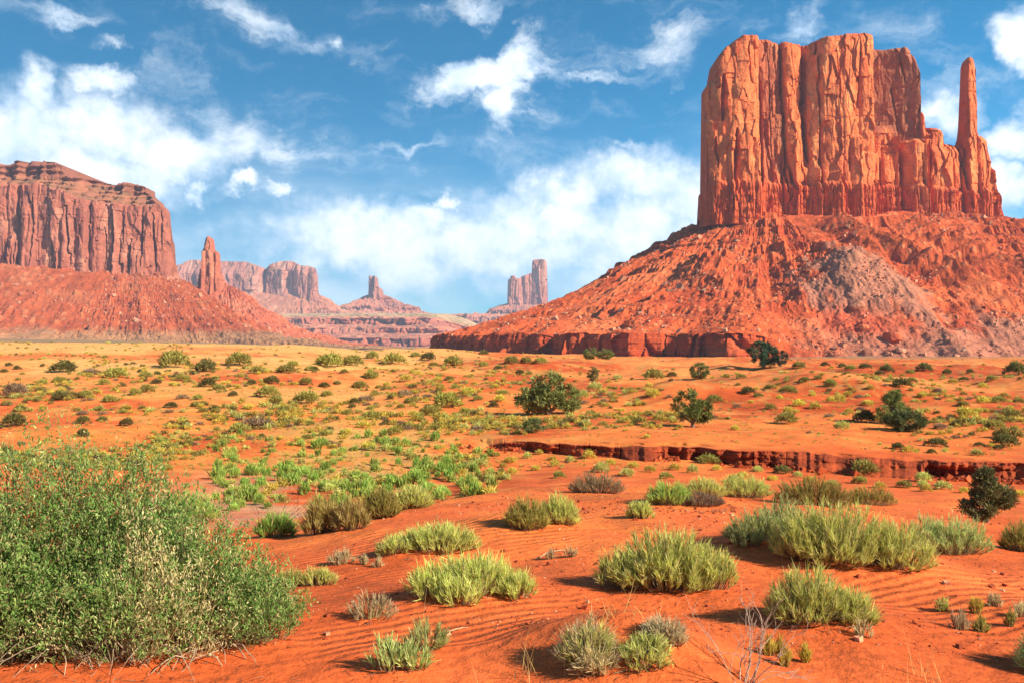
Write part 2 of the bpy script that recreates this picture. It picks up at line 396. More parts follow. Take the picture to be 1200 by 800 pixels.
# soil colours (own colour of the earth, no light in it)
RED = np.array([0.62, 0.122, 0.030]); DEEP = np.array([0.42, 0.066, 0.013]); ORANGE = np.array([0.66, 0.205, 0.038])
PALE = np.array([0.68, 0.33, 0.10]); OLIVE = np.array([0.26, 0.165, 0.085]); WASH = np.array([0.40, 0.22, 0.14]); STRAW = np.array([0.42, 0.30, 0.09])
def soil(x, y):
    b, d, r = polar(x, y)
    n = fbm(x / 6.0, y / 6.0, 21, 4); n2 = fbm(x / 25., y / 25., 22, 4); n3 = fbm(x / 1.3, y / 1.3, 23, 4)
    c = np.broadcast_to(RED, x.shape + (3,)).copy()
    c = lerp3(c, ORANGE, 0.35 * sstep(n3 + n, -.1, .6))
    c = lerp3(c, DEEP, 0.5 * sstep(-n - 0.8 * n3, 0.05, .6))
    mid = sstep(d, 26, 44)
    left = 1 - sstep(b + 90 * n2, 430, 620)
    c = lerp3(c, ORANGE, mid * (0.35 + 0.5 * left) * sstep(n + n2, -.5, .4))
    pale = sstep(d + 45 * n2 + 10 * n, 46, 130) * (0.25 + 0.75 * left) * sstep(n2 + .6 * n, -.45, .35)
    c = lerp3(c, PALE, np.clip(pale, 0, 1) * (1 - sstep(d, 240, 330)))
    c = lerp3(c, PALE, 0.8 * sstep(d, 138, 165) * (1 - sstep(d, 190, 230)) * left)
    c = lerp3(c, DEEP, 0.9 * mid * (1 - sstep(d, 150, 260)) * (1 - left) * sstep(-n2 - .5 * n, -.12, .28))
    # dry wash with grey litter beyond the dune
    wash = np.exp(-((b - 330) / 110.) ** 2) * sstep(d, 14, 18) * (1 - sstep(d, 30, 36))
    c = lerp3(c, WASH, 0.85 * wash * sstep(n3 + n, -.35, .3))
    green = sstep(d, 20, 26) * (1 - sstep(d, 48, 60)) * np.exp(-((b - 430) / 150.) ** 2)
    c = lerp3(c, STRAW, 0.55 * green * sstep(n + n3, -.2, .4))
    dots = sstep(d, 30, 60) * sstep(n3 + .5 * fbm(x / .5, y / .5, 24, 2), 0.12, 0.45) * (1 - sstep(d, 200, 300))
    c = lerp3(c, STRAW, 0.38 * dots)
    far = sstep(d, 230, 340)
    c = lerp3(c, lerp3(OLIVE, ORANGE, sstep(fbm(x / 60., y / 60., 25, 4), -.1, .5) * .6), far)
    return np.clip(c, 0.01, 0.9)

def build_ground():
    th_f = np.linspace(-0.80, 0.80, 760)
    th_b = np.linspace(0.80, 2 * math.pi - 0.80, 90)[1:-1]
    th = np.concatenate([th_f, th_b])
    r = np.concatenate([[0.02, 0.5, 1.0], np.geomspace(1.5, 70, 640), np.geomspace(70, 9000, 330)[1:]])
    R, T = np.meshgrid(r, th, indexing='ij')
    X, Y = R * np.sin(T), R * np.cos(T)
    Z = ground(X, Y); C = soil(X, Y)
    o = mesh_obj('ground', np.stack([X, Y, Z], -1), grid_faces(len(r), len(th), True)[:, ::-1], M_sand, None, C, True)
    tag(o, kind='structure')
    return float(Z.min())
ZMIN = build_ground()

def build_bank():
    b = np.linspace(526, 1560, 2100)
    d0 = bank_d(b)
    zt = lut(LF, b, d0 + 1.2); zb = lut(LN, b, d0 - 0.4)
    fall = sstep(b, 526, 620)
    nz = 26; t = np.linspace(0, 1, nz)[:, None]
    Xs = (b - 600) / 1000 * d0
    top = zt + 0.05 * vn2(Xs / 0.8, 0 * Xs, 31) + .55 * np.minimum(0, fbm(Xs / 2.4, 0 * Xs, 41, 3)) - (1 - fall) * 0.75
    Z = (zb - 0.15) + t * (top - zb + 0.15)
    # upright cracks and slumped blocks
    c1, v1, e1 = cells(Xs / 1.2, 0 * Xs + 0.5, 33)
    blocks = 0.12 * (v1 - 0.5) + .35 * vn2(Xs / 2.6, 0 * Xs, 39); crack = -0.6 * (1 - sstep(e1, 0.0, 0.07)) * (v1 > 0.8)
    f = 0.25 + blocks + crack + 0.14 * fbm(Xs[None] / 0.9 + 0 * Z, Z / 0.5, 34, 4) + 0.06 * t ** 3 + 0.34 * fbm(Xs[None] / 0.42 + 0 * Z, Z / 0.26, 44, 4)
    f = f + 0.75 * (1 - t) ** 2.2 * np.maximum(0, .55 + 2.2 * fbm(Xs / 2.0, 0 * Xs, 35, 3))
    sl = sstep(fbm(Xs / 3.2, 0 * Xs, 40, 3), -.02, .3); f = f * (1 - .5 * sl) + sl * (1 - t) * 1.5
    f = f + 0.025 * np.sign(np.sin(Z * 21 + 2 * vn2(Xs / 3, 0 * Xs, 36)))
    dep = d0 - f
    X = (b - 600) / 1000 * dep
    k = np.linspace(0.25, 1, 4)[:, None]
    dep2 = dep[-1] + k * (d0 + 1.0 - dep[-1]); X2 = (b - 600) / 1000 * dep2
    Z2 = top + 0 * k + (zt + .01 - top) * k - 0.12 * np.maximum(0, k - 0.75) * 4
    V = np.stack([np.vstack([X, X2]), np.vstack([dep, dep2]), np.vstack([Z, Z2])], -1)
    n = fbm(V[..., 0] / 1.2, V[..., 2] * 3, 37, 4)
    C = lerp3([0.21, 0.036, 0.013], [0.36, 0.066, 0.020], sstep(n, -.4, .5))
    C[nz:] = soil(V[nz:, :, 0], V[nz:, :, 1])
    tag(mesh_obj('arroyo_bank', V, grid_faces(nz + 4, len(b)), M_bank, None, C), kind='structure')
build_bank()

# ------------------------------------------------------------------ rock: upright cliffs
def rockcol(Z, n1, n2, base, dark, light, kd=0.6, kl=0.6):
    c = np.broadcast_to(np.asarray(base, float), Z.shape + (3,)).copy()
    c = lerp3(c, dark, kd * sstep(n1, 0.02, 0.5)); c = lerp3(c, light, kl * sstep(n2, 0.05, 0.55))
    return c

def cliff(name, parent, mat, D, sil, foot, cols, dx, dz, wall=None, thick=60, edge=25, batter=0.05, bury=10,
          flute=1.0, cap=6.0, band=None, colours=None, seed=1, rim=None, face_shade=(), joints=1.0, push=0.0, slots=(), edgek=0.9, zk=1.0, oc=1.0, slab=1.0):
    """a cliff standing at distance D: skyline sil and foot line given as in the photograph (px, py), columns as (px0, px1, out, py_top, power)"""
    sil = np.array(sil, float); px = sil[:, 0].copy()
    for i in range(1, len(px)): px[i] = max(px[i], px[i - 1] + 0.02)
    sx = (px - 600) / 1000 * D; sz = (400 - sil[:, 1]) / 1000 * D * zk
    xs = np.unique(np.concatenate([np.arange(sx[0], sx[-1], dx), sx]))
    ppx = xs / D * 1000 + 600
    top = np.interp(xs, sx, sz)
    top = top + (0.9 * dz) * fbm(xs / (6 * dx), 0 * xs, seed + 50, 4)
    ft = np.array(foot, float); zb = np.interp(ppx, ft[:, 0], (400 - ft[:, 1]) / 1000 * D) - bury
    top = np.maximum(top, zb + 1)
    nz = int((top.max() - zb.min()) / dz) + 2
    t = np.linspace(0, 1, nz)[:, None]
    Z = zb + t * (top - zb); X = np.broadcast_to(xs, Z.shape)
    f = push - batter * (Z - zb)
    if wall is not None:
        w = np.array(wall, float); f = f + np.interp(ppx, w[:, 0], w[:, 1])
    xl, xr = xs[0], xs[-1]
    u = np.clip(np.minimum(X - xl, xr - X) / edge, 0, 1)
    f = f - edge * edgek * (1 - np.sqrt(np.maximum(0, 1 - (1 - u) ** 2)))
    jit = 2.2 * dx * fbm(X / (14 * dx), Z / (22 * dz), seed + 9, 3)
    best = f.copy()
    for cx0, cx1, out, pyt, pw in cols:
        a = (cx0 - 600) / 1000 * D; b = (cx1 - 600) / 1000 * D; zt = (400 - pyt) / 1000 * D * zk; out = (8 + (out - 8) * oc) if oc < 1 else out; pw = pw + (1.5 if oc < 1 else 0)
        w = (b - a) / 2; i0, i1 = np.searchsorted(xs, [a - w * .3, b + w * .3])
        if i1 <= i0: continue
        Xc = X[:, i0:i1] + jit[:, i0:i1]; Zc = Z[:, i0:i1]
        q = np.abs((Xc - (a + b) / 2) / w)
        prof = np.where(q < 1, np.maximum(0, 1 - np.minimum(q, 1) ** pw) ** (1 / pw), -3)
        up = np.clip((zt - Zc) / max(3 * dz, w * 0.7), 0, 1)
        tilt = (_h(int(cx0 * 31), int(cx1 * 17), int(pyt), seed) - .5) * 1.1 * out * np.clip((Xc - (a + b) / 2) / w, -1, 1)
        val = f[:, i0:i1] + (out * prof + tilt * (prof > 0)) * np.sqrt(up) - np.where(Zc > zt, 5 * abs(out), 0)
        best[:, i0:i1] = np.maximum(best[:, i0:i1], np.where(prof > -1, val, -1e9))
    f = best
    for spx, p0, p1, swd, sdp, lean in slots:       # deep upright cracks
        pz = 400 - Z / D * 1000; pxx = X / D * 1000 + 600
        cen = spx + lean * (pz - p0) / max(1, p1 - p0) + 1.6 * vn2(pz / 14, 0 * pz, seed + int(spx)) + .6 * vn2(pz / 4, 0 * pz, seed + 1 + int(spx))
        tt = np.clip((pz - p0) / max(1, p1 - p0), 0, 1); wd = swd * np.sqrt(np.maximum(.02, np.sin(np.pi * np.clip(.06 + .9 * tt, 0, 1))))
        f = f - .75 * sdp * (1 - sstep(np.abs(pxx - cen), wd * .35, wd)) * ((pz > p0) & (pz < p1))
    H = 1.0 * flute
    # rounded flutes of several widths, kept upright, and joints across them
    s1 = dx * 26; s2 = dx * 11
    c1, v1, e1 = cells(X / s1 + .25 * vn2(X / s1, Z / (s1 * 3), seed), Z / (s1 * 7), seed + 3)
    f = f + H * dx * 5.0 * (v1 - .5) - H * dx * 5.0 * (1 - sstep(e1, 0, .22))
    c2, v2, e2 = cells(X / s2, Z / (s2 * 5), seed + 4)
    f = f + H * dx * 2.4 * (v2 - .5) - H * dx * 1.7 * (1 - sstep(e2, 0, .25))
    f = f + H * dx * 3.2 * fbm(X / (dx * 9), Z / (dx * 40), seed + 5, 4) + H * dx * 2.2 * fbm(X / (dx * 7), Z / (dx * 7), seed + 6, 4)
    jz = Z / (dz * 9) + 1.2 * vn2(X / (dx * 40), Z / (dz * 40), seed + 7)
    wx = X + dx * 5 * fbm(X / (dx * 20), Z / (dz * 20), seed + 40, 3)
    f = f + slab * dx * 11.5 * facets(wx / (dx * 44), Z / (dz * 110), seed + 41) + slab * dx * 7 * facets(wx / (dx * 17), Z / (dz * 34), seed + 42)
    fa = fbm(X / (dx * 42), Z / (dz * 60), seed + 31, 3); f = f + H * dx * 11 * np.abs(fa) + H * dx * 7 * fbm(X / (dx * 30), Z / (dz * 34), seed + 32, 3)
    ln = np.abs(vn2(X / (dx * 55), Z / (dz * 16), seed + 33)); f = f - joints * dx * 1.6 * (1 - sstep(ln, 0.0, .035)) * (vn2(X / (dx * 30), Z / (dz * 30), seed + 34) > .0)
    f = f + joints * dx * 0.7 * (vn2(jz, X / (dx * 60), seed + 8) * 2)
    zrel = Z - zb - bury
    if band:                     # thin bedded course at the foot, broken into small upright ribs
        bh, bo, bw = band
        bt = bh * (1 + .14 * vn2(X / (bw * 3), 0 * X, seed + 11))
        inb = 1 - sstep(zrel, bt * .82, bt)
        cb, vb, eb = cells(X / bw, zrel / (bh * 2.5), seed + 12)
        f = f + inb * (bo + bw * .55 * (vb - .5) - bw * .6 * (1 - sstep(eb, 0, .2)) + 0.35 * dx * np.sign(np.sin(zrel / bh * 28)))
    if cap:
        q = np.clip((Z - (top - cap)) / cap, 0, 1)
        f = f - cap * (1 - np.sqrt(np.maximum(0, 1 - q * q)))
    if rim is not None: f = f + rim(ppx[None] + 0 * Z, Z, D)
    Y = D - f
    th = np.interp(ppx, np.array(thick)[:, 0], np.array(thick)[:, 1]) if not np.isscalar(thick) else np.full(len(xs), float(thick))
    K = 5; k = (np.arange(1, K + 1) / K)[:, None]
    ytop = Y[-1]; yb = np.maximum(ytop + 2, D + th)
    Yk = ytop + (yb - ytop) * k
    Zk = top + 0.5 * dz * fbm(xs / (5 * dx) + 0 * k, Yk / (5 * dx), seed + 13, 2) - 2 * dz * k
    V = np.stack([np.vstack([X, np.repeat(xs[None], K + 1, 0)]), np.vstack([Y, Yk, yb[None] + 8]), np.vstack([Z, Zk, zb[None]])], -1)
    base, dark, light, bandc = colours
    n1 = fbm(X / (dx * 16), Z / (dz * 120), seed + 14, 4) + 0.35 * fbm(X / (dx * 60), Z / (dz * 60), seed + 15, 3)
    n2 = fbm(X / (dx * 22), Z / (dz * 50), seed + 16, 4)
    C = rockcol(Z, n1, n2, base, dark, light)
    drop = sstep(vn2(X / (dx * 9), Z / (dz * 320), seed + 43) + .5 * vn2(X / (dx * 3.5), Z / (dz * 200), seed + 44), .16, .34) * sstep(Z, top - (top - zb) * (.75 + .5 * vn2(X / (dx * 12), 0 * X, seed + 45)), top)
    C = lerp3(C, np.asarray(dark, float) * .72, .8 * drop)
    scar = facets(wx / (dx * 30), Z / (dz * 46), seed + 46); C = lerp3(C, light, .55 * sstep(scar, .38, .5))
    if band: C = lerp3(C, bandc, 0.8 * (1 - sstep(zrel, band[0] * .7, band[0] * 1.3)))
    C = lerp3(C, bandc, 0.55 * sstep(Z, (top - cap * 1.4), top - cap * .2)) if cap else C
    for a, b, p0, p1, sc_, kk in face_shade:      # shade of whole faces, painted into the rock colour
        m = sstep(ppx, a, a + 3) * (1 - sstep(ppx, b - 3, b)) * np.ones_like(Z)
        pz = 400 - Z / D * 1000
        m = m * sstep(pz, p0 - 6, p0 + 6) * (1 - sstep(pz + 10 * n2, p1 - 10, p1 + 10))
        C = lerp3(C, sc_, kk * m)
    C = np.vstack([C, np.repeat(C[-1:], K + 1, 0)])
    Xf, Zf = V[..., 0], V[..., 2]
    o = mesh_obj(name, V, grid_faces(V.shape[0], V.shape[1]), mat, parent, C)
    return o

# ------------------------------------------------------------------ rock: aprons of talus round a core
def talus(name, parent, mat, P0, P1, R, zfoot, prof, ds, dr, colour, seed=1, back=0.5, gully=0.10, lump=1.0, rib=0.0, arc=1.9, extra=None, tint=None, soft=None, strata=0):
    """apron round the stadium with core P0-P1 and radius R; prof is the section (run, rise) downhill from the foot of the cliff"""
    pr = np.array(prof, float)
    L = np.concatenate([[0], np.cumsum(np.hypot(np.diff(pr[:, 0]), np.diff(pr[:, 1])))])
    ls = np.arange(0, L[-1], dr); r0 = np.interp(ls, L, pr[:, 0]); z0 = np.interp(ls, L, pr[:, 1])
    slope = np.abs(np.gradient(z0) / np.maximum(np.hypot(np.gradient(r0), np.gradient(z0)), 1e-6))
    rm = R + pr[-1, 0] * .6
    na = int(arc * rm / ds); ns = max(2, int(math.hypot(P1[0] - P0[0], P1[1] - P0[1]) / ds))
    aL = np.linspace(-math.pi / 2 - arc, -math.pi / 2, na); aR = np.linspace(-math.pi / 2, -math.pi / 2 + arc, na)
    t = np.linspace(0, 1, ns)[1:-1]
    cx = np.concatenate([np.full(na, P0[0]), P0[0] + t * (P1[0] - P0[0]), np.full(na, P1[0])])
    cy = np.concatenate([np.full(na, P0[1]), P0[1] + t * (P1[1] - P0[1]), np.full(na, P1[1])])
    an = np.concatenate([aL, np.full(len(t), -math.pi / 2), aR])
    sarc = np.concatenate([aL * rm, -math.pi / 2 * rm + t * math.hypot(P1[0] - P0[0], P1[1] - P0[1]), -math.pi / 2 * rm + math.hypot(P1[0] - P0[0], P1[1] - P0[1]) + (aR + math.pi / 2) * rm])
    Sg = sarc[None] + 0 * r0[:, None]; Rg = r0[:, None] + 0 * Sg; Zg = z0[:, None] + 0 * Sg; SL = slope[:, None] + 0 * Sg
    span = pr[-1, 0]; w = np.clip(Rg / span, 0, 1)
    if soft:                     # beyond this bearing the courses are buried under one even slope
        ws = sstep(an, -math.pi / 2 + soft[0], -math.pi / 2 + soft[1])[None]
        i1 = int(len(ls) * .45); zs = z0.copy(); zs[i1:] = np.interp(r0[i1:], [r0[i1], r0[i1] * .6 + span * .4, span], [z0[i1], z0[i1] * .22 + z0[-1] * .78, z0[-1]])
        Zg = Zg * (1 - ws) + zs[:, None] * ws
        SL = SL * (1 - ws * (ls[:, None] > ls[i1]))
    gl = fbm(Sg / (span * .16), Rg / (span * 1.2), seed, 4)
    Rg = Rg * (1 + gully * 2 * gl * np.minimum(1, w * 3))
    steep = sstep(SL, 0.80, 0.97)
    # steep courses: upright ribs; slopes: blocks, ribs, grain
    c1, v1, e1 = cells(Sg / (ds * 9), Zg / (ds * 90) + .5, seed + 1)
    Rg = Rg + steep * ds * (7.0 * (v1 - .5) - 6.0 * (1 - sstep(e1, 0, .14)) * (v1 > .4) + 2.2 * fbm(Sg / (ds * 4), Zg / (ds * 14), seed + 2, 4) + 0.5 * np.sign(np.sin(Zg / (ds * 1.3))))
    kk = (1 - steep) * np.minimum(1, w * 6 + .25) * (1 - .6 * sstep(w, .55, .9))
    q1, u1, g1 = cells(Sg / (ds * 5.5), Rg / (ds * 5.5), seed + 3)
    q2, u2, g2 = cells(Sg / (ds * 13), Rg / (ds * 13), seed + 4)
    blk = ds * 3.0 * np.maximum(0, .55 - q1) * (u1 > .55) * 2.0 + ds * 4.5 * np.maximum(0, .45 - q2) * (u2 > .86) * 2.0
    rb = rib * np.abs(fbm(Sg / (span * .12), Rg / (span * .55), seed + 5, 4))
    rill = np.abs(fbm(Sg / (ds * 10), Rg / (ds * 60), seed + 21, 4)); rill2 = np.abs(fbm(Sg / (ds * 6), Rg / (ds * 9), seed + 22, 4))
    Zg = Zg + kk * lump * (blk + ds * 4.5 * (rill - .2) - ds * 5 * (rill2 - .2) + ds * 1.2 * fbm(Sg / (ds * 9), Rg / (ds * 9), seed + 6, 4) + ds * 9 * fbm(Sg / (ds * 45), Rg / (ds * 60), seed + 7, 3)) - kk * rb
    X = cx + np.cos(an) * (R + Rg); Y = cy + np.sin(an) * (R + Rg)
    if strata: Zg = Zg + strata * (1 + .9 * sstep(Zg, -75, -40)) * (1 - steep) * np.sin((Zg + 5 * fbm(Sg / 60, Rg / 60, seed + 12, 3)) * (6.283 / (strata * 6))) * sstep(fbm(Sg / 40, Zg / 9, seed + 13, 3), -.15, .3)
    Z = zfoot + Zg
    if extra is not None: Z = Z + extra(X, Y)
    n1 = fbm(Sg / (ds * 16), Rg / (ds * 16), seed + 8, 4); n2 = fbm(Sg / (ds * 60), Zg / (ds * 22), seed + 9, 4)
    a, b, c = colour
    C = lerp3(np.broadcast_to(np.asarray(a, float), Z.shape + (3,)), b, .8 * sstep(n1 + n2, 0., .7))
    C = lerp3(C, c, .75 * np.clip(sstep((u1 > .86) * (.6 - q1), .1, .4) * (1 - steep) + .45 * sstep(-n2, .12, .5), 0, 1))
    C = lerp3(C, b, .6 * steep)
    if tint is not None: C = tint(C, X, Y, Z, n1)
    o = mesh_obj(name, np.stack([X, Y, Z], -1), grid_faces(len(ls), len(an))[:, ::-1], mat, parent, C)
    return o, np.stack([X, Y, Z], -1), steep

OCT = np.array([[1, 0, 0], [-1, 0, 0], [0, 1, 0], [0, -1, 0], [0, 0, 1], [0, 0, -1]], float)
OCTF = np.array([[0, 2, 4], [2, 1, 4], [1, 3, 4], [3, 0, 4], [2, 0, 5], [1, 2, 5], [3, 1, 5], [0, 3, 5]])
CUB = np.array([[-1, -1, -1], [1, -1, -1], [1, 1, -1], [-1, 1, -1], [-1, -1, 1], [1, -1, 1], [1, 1, 1], [-1, 1, 1]], float) * .7
CUBF = np.array([[0, 3, 2, 1], [4, 5, 6, 7], [0, 1, 5, 4], [1, 2, 6, 5], [2, 3, 7, 6], [3, 0, 4, 7]])

def rubble(name, parent, mat, pts, sizes, colours, seed=1, kind='stuff'):
    """broken angular rocks in one mesh"""
    rg = np.random.default_rng(seed); n = len(pts)
    V = CUB[None] * (1 + rg.uniform(-.38, .38, (n, 8, 3))) * rg.uniform(.6, 1.2, (n, 1, 3))
    a = rg.uniform(0, 6.28, n); b = rg.uniform(-.6, .6, n)
    x = V[..., 0] * np.cos(a)[:, None] - V[..., 1] * np.sin(a)[:, None]; y = V[..., 0] * np.sin(a)[:, None] + V[..., 1] * np.cos(a)[:, None]
    z = V[..., 2] * np.cos(b)[:, None] + x * np.sin(b)[:, None]; x = x * np.cos(b)[:, None] - V[..., 2] * np.sin(b)[:, None]
    V = np.stack([x, y, z], -1) * np.asarray(sizes)[:, None, None] + np.asarray(pts)[:, None, :]
    F = (CUBF[None] + (np.arange(n) * 8)[:, None, None]).reshape(-1, 4)
    C = np.repeat(np.asarray(colours)[:, None], 8, 1)
    o = mesh_obj(name, V, F, mat, parent, C)
    if kind: o['kind'] = kind
    return o

# ---- the great butte on the right
def Z1(zx, zy): return (780 + zx / 2.857, 20 + zy / 2.857)
def great_butte():
    D = 800.0
    root = thing('sandstone_butte', 'great orange flat-topped butte with a thin rock finger at its right end', 'butte', (320, 830, -12))
    root.location = (0, 0, 0)
    sil = [Z1(*p) for p in [(112, 668), (113, 582), (124, 565), (124.3, 225), (150, 190), (152, 175), (165, 120), (185, 95), (205, 80), (240, 55), (290, 50), (340, 54),
           (380, 65), (430, 71), (470, 72), (500, 62), (560, 52), (640, 48), (690, 60), (740, 72), (800, 73), (815, 85), (828, 110), (837, 150), (838.5, 296),
           (846, 302), (850, 290), (858, 288), (866, 300), (866.4, 348), (872, 350), (895, 342), (912, 348), (925, 358), (927, 385), (960, 398), (990, 406), (995, 400),
           (998, 330), (1004, 200), (1007, 130), (1013, 112), (1020, 104), (1031, 103), (1037, 122), (1041, 200), (1049, 325), (1066, 345), (1076, 368), (1079, 412), (1094, 448), (1103, 508), (1112, 560),
           (1130, 600), (1134, 616), (1150, 622), (1163, 645), (1168, 692)]]
    foot = [(815, 253), (900, 253), (1000, 256), (1100, 258), (1185, 263)]
    c = lambda z0, z1, out, zt, pw=2.4: (780 + z0 / 2.857, 780 + z1 / 2.857, out, 20 + zt / 2.857, pw)
    cols = [c(124, 190, 13, 195, 2.2), c(120, 178, 15, 330, 2), c(150, 300, 20, -200, 3), c(190, 272, 24, 330, 2), c(185, 232, 27, 390, 1.5),
            c(205, 300, 23, 250, 2), c(296, 384, 12, -200, 3.5), c(330, 378, 15, 300, 2), c(376, 446, 19, -200, 2.4), c(382, 424, 22, 330, 2), c(440, 500, 13, -200, 2.6), c(455, 500, 18, 240, 2), c(424, 496, 27, 478, 2.6),
            c(490, 575, 24, -200, 2.8), c(555, 640, 25, -200, 2.8), c(612, 676, 23, -200, 2.6), c(540, 620, 28, 380, 2), c(590, 680, 30, 430, 1.8), c(495, 560, 28, 500, 1.8),
            c(672, 765, 20, 345, 2.2), c(690, 760, 25, 400, 2), c(730, 760, 21, 385, 2), c(772, 812, 15, 400, 2.2), c(800, 868, 18, 395, 2.2), c(852, 935, 20, 345, 2.6), c(862, 992, 31, 398, 2.1), c(880, 950, 34, 440, 2),
            c(985, 1060, 22, 405, 2), c(996, 1046, 18, -200, 2.2), c(1030, 1100, 20, 372, 2), c(1060, 1120, 18, 480, 2), c(840, 868, 9, 288, 2)]
    rg = np.random.default_rng(4)
    for k in range(2):
        z0 = rg.uniform(130, 1090); w = rg.uniform(14, 42)
        cols.append(c(z0, z0 + w, rg.uniform(8, 19), rg.uniform(440, 590), rg.uniform(1.3, 3.5)))
    wall = [(815, -4), (882, -4), (883, -14), (912, -14), (913, -8), (933, -15), (940, -15), (950, -4), (1012, -4), (1014.5, -19), (1040, -16), (1074, -6), (1076, -22), (1130, -22), (1185, -30)]
    thick = [(815, 3), (824, 6), (845, 30), (890, 75), (1060, 75), (1075, 60), (1078, 30), (1125, 26), (1129, 10), (1146, 12), (1160, 26), (1185, 30)]
    ROCK = ([0.64, 0.165, 0.052], [0.47, 0.092, 0.032], [0.74, 0.31, 0.11], [0.48, 0.080, 0.024])
    face_shade = [(1014, 1076, 38, 160, (0.25, 0.085, 0.045), .75), (882, 913, 45, 215, (0.30, 0.085, 0.045), .65), (1152, 1160, 120, 250, (.3, .07, .03), .3),  # dark brown put on the recessed and left-facing faces as painted shade
              (1058, 1066, 60, 150, (.36, .13, .07), .5)]
    s_ = lambda zx, z0, z1, w, dp, ln=0: (780 + zx / 2.857, 20 + z0 / 2.857, 20 + z1 / 2.857, w, dp, ln / 2.857)
    slots = [s_(300, 190, 580, 3.0, 16, 10), s_(374, 90, 600, 2.6, 15, 16), s_(448, 100, 300, 4.2, 12, 0), s_(436, 230, 500, 3.4, 14, 22), s_(492, 430, 625, 2.0, 16, 2), s_(178, 215, 370, 4.0, 13, -6), s_(216, 395, 600, 3.4, 13, -8),
             s_(150, 420, 520, 2.0, 8, 6), s_(672, 460, 610, 3.4, 14, 4), s_(756, 240, 410, 1.4, 10, 20), s_(766, 400, 565, 4.4, 15, 4), s_(990, 415, 650, 3.2, 14, 14), s_(826, 470, 590, 2.4, 10, 6), s_(576, 455, 540, 1.8, 7, 4),
             s_(610, 450, 500, 1.6, 6, 0), s_(1040, 500, 610, 1.8, 8, 0), s_(950, 470, 600, 1.6, 7, 6), s_(485, 80, 430, 1.6, 9, 6), s_(540, 140, 330, 1.2, 5, 16), s_(620, 110, 320, 1.2, 5, -6), s_(388, 470, 610, 2.6, 11, 30),
             s_(780, 120, 230, 1.2, 5, 14), s_(255, 110, 240, 1.4, 6, 8), s_(332, 120, 480, 1.2, 6, 10), s_(870, 420, 560, 1.4, 6, 0), s_(700, 480, 600, 1.3, 6, 3)]
    cliff('cliff', root, M_rock, D, sil, foot, cols, 0.45, 0.55, wall, thick, 16, .03, 12, .24, 7.0, (30, 4.0, 2.4), ROCK, 3, face_shade=face_shade, push=19, slots=slots, edgek=.8, zk=.972, oc=.32)
    prof = [(-26, 4), (0, 0), (18, -10), (48, -26), (50, -29), (74, -39), (96, -52), (110, -59), (136, -72), (166, -84), (182, -88), (214, -99), (244, -107), (250, -109),
            (252, -125), (264, -128), (290, -133), (330, -138), (420, -146)]
    gx, gy = 255., 632.
    def mound(X, Y):
        q = ((X - gx) / 56) ** 2 + ((Y - gy - 4) / 78) ** 2
        z = 30 * np.maximum(0, 1 - np.sqrt(q)) ** 1.1 + 4 * fbm(X / 14, Y / 14, 61, 4) * (q < 1.4)
        q2 = ((X - 165) / 30) ** 2 + ((Y - 690) / 42) ** 2
        z = z + 11 * np.maximum(0, 1 - np.sqrt(q2))
        rr = np.abs((X - 300) - (712 - Y) * 0.55) / 20
        return z + 15 * np.maximum(0, 1 - rr) * sstep(Y, 590, 640) * (1 - sstep(Y, 730, 770)) + 12 * np.maximum(0, 1 - np.abs((X - 362) - (720 - Y) * 0.5) / 24) * sstep(Y, 600, 650) * (1 - sstep(Y, 730, 770))
    GREY = np.array([0.33, 0.150, 0.095])
    def tint(C, X, Y, Z, n):
        q = ((X - gx) / 46) ** 2 + ((Y - gy + 14) / 66) ** 2
        m = .85 * (1 - sstep(q + 1.6 * n, .35, 1.35))
        m2 = .8 * sstep(X + 30 * n, 165, 235) * (1 - sstep(Z + 22 * n, 4, 22))
        C = lerp3(C, GREY, .92 * np.maximum(m, m2))
        red = np.exp(-((X - 232) / 26) ** 2 - ((Z - 12 + 8 * n) / 9) ** 2)
        C = lerp3(C, [.48, .075, .03], .85 * np.clip(red * 1.3, 0, 1))
        band = fbm(X / 90, Z / 2.6, 66, 3); return lerp3(C, C * .62, .8 * sstep(band, .12, .4) * sstep(Z, 50, 75))
    T = ([0.47, 0.084, 0.024], [0.32, 0.046, 0.015], [0.58, 0.18, 0.07])
    o, P, steep = talus('talus', root, M_scree, (251., 846.), (410., 846.), 75., 115., prof, 0.95, 0.85, T, 21, gully=.09, lump=.36, rib=12, extra=mound, tint=tint, arc=1.75, soft=(-.34, -.10), strata=1.7)
    rg = np.random.default_rng(8)
    fl = P.reshape(-1, 3); st = steep.ravel()
    ok = np.nonzero((st < .5) & (fl[:, 1] < 846) & (fl[:, 2] > -14))[0]
    dens = sstep(fbm(fl[ok, 0] / 26, fl[ok, 1] / 26, 91, 4), -.02, .42) ** 2 + .04 + .5 * (1 - sstep(fl[ok, 2], 2, 30)) * sstep(fbm(fl[ok, 0] / 12, fl[ok, 1] / 12, 92, 3), 0, .3)
    idx = rg.choice(ok, 17000, p=dens / dens.sum())
    sz = rg.pareto(2.6, len(idx)) * .34 + .30; sz = np.minimum(sz, 2.6)
    base = np.array([[.62, .20, .10], [.66, .33, .21], [.52, .12, .05], [.70, .42, .30]])[rg.integers(0, 4, len(idx))]
    base = base * [.95, .76, .64] * rg.uniform(.5, 1.0, (len(idx), 1)); g = tint(base, fl[idx, 0], fl[idx, 1], fl[idx, 2], 0 * sz)
    rubble('loose_scree', root, M_pebble, fl[idx] + [0, 0, .25], sz, .35 * g + .65 * base, 9)
    return P
BUTTE_P = great_butte()

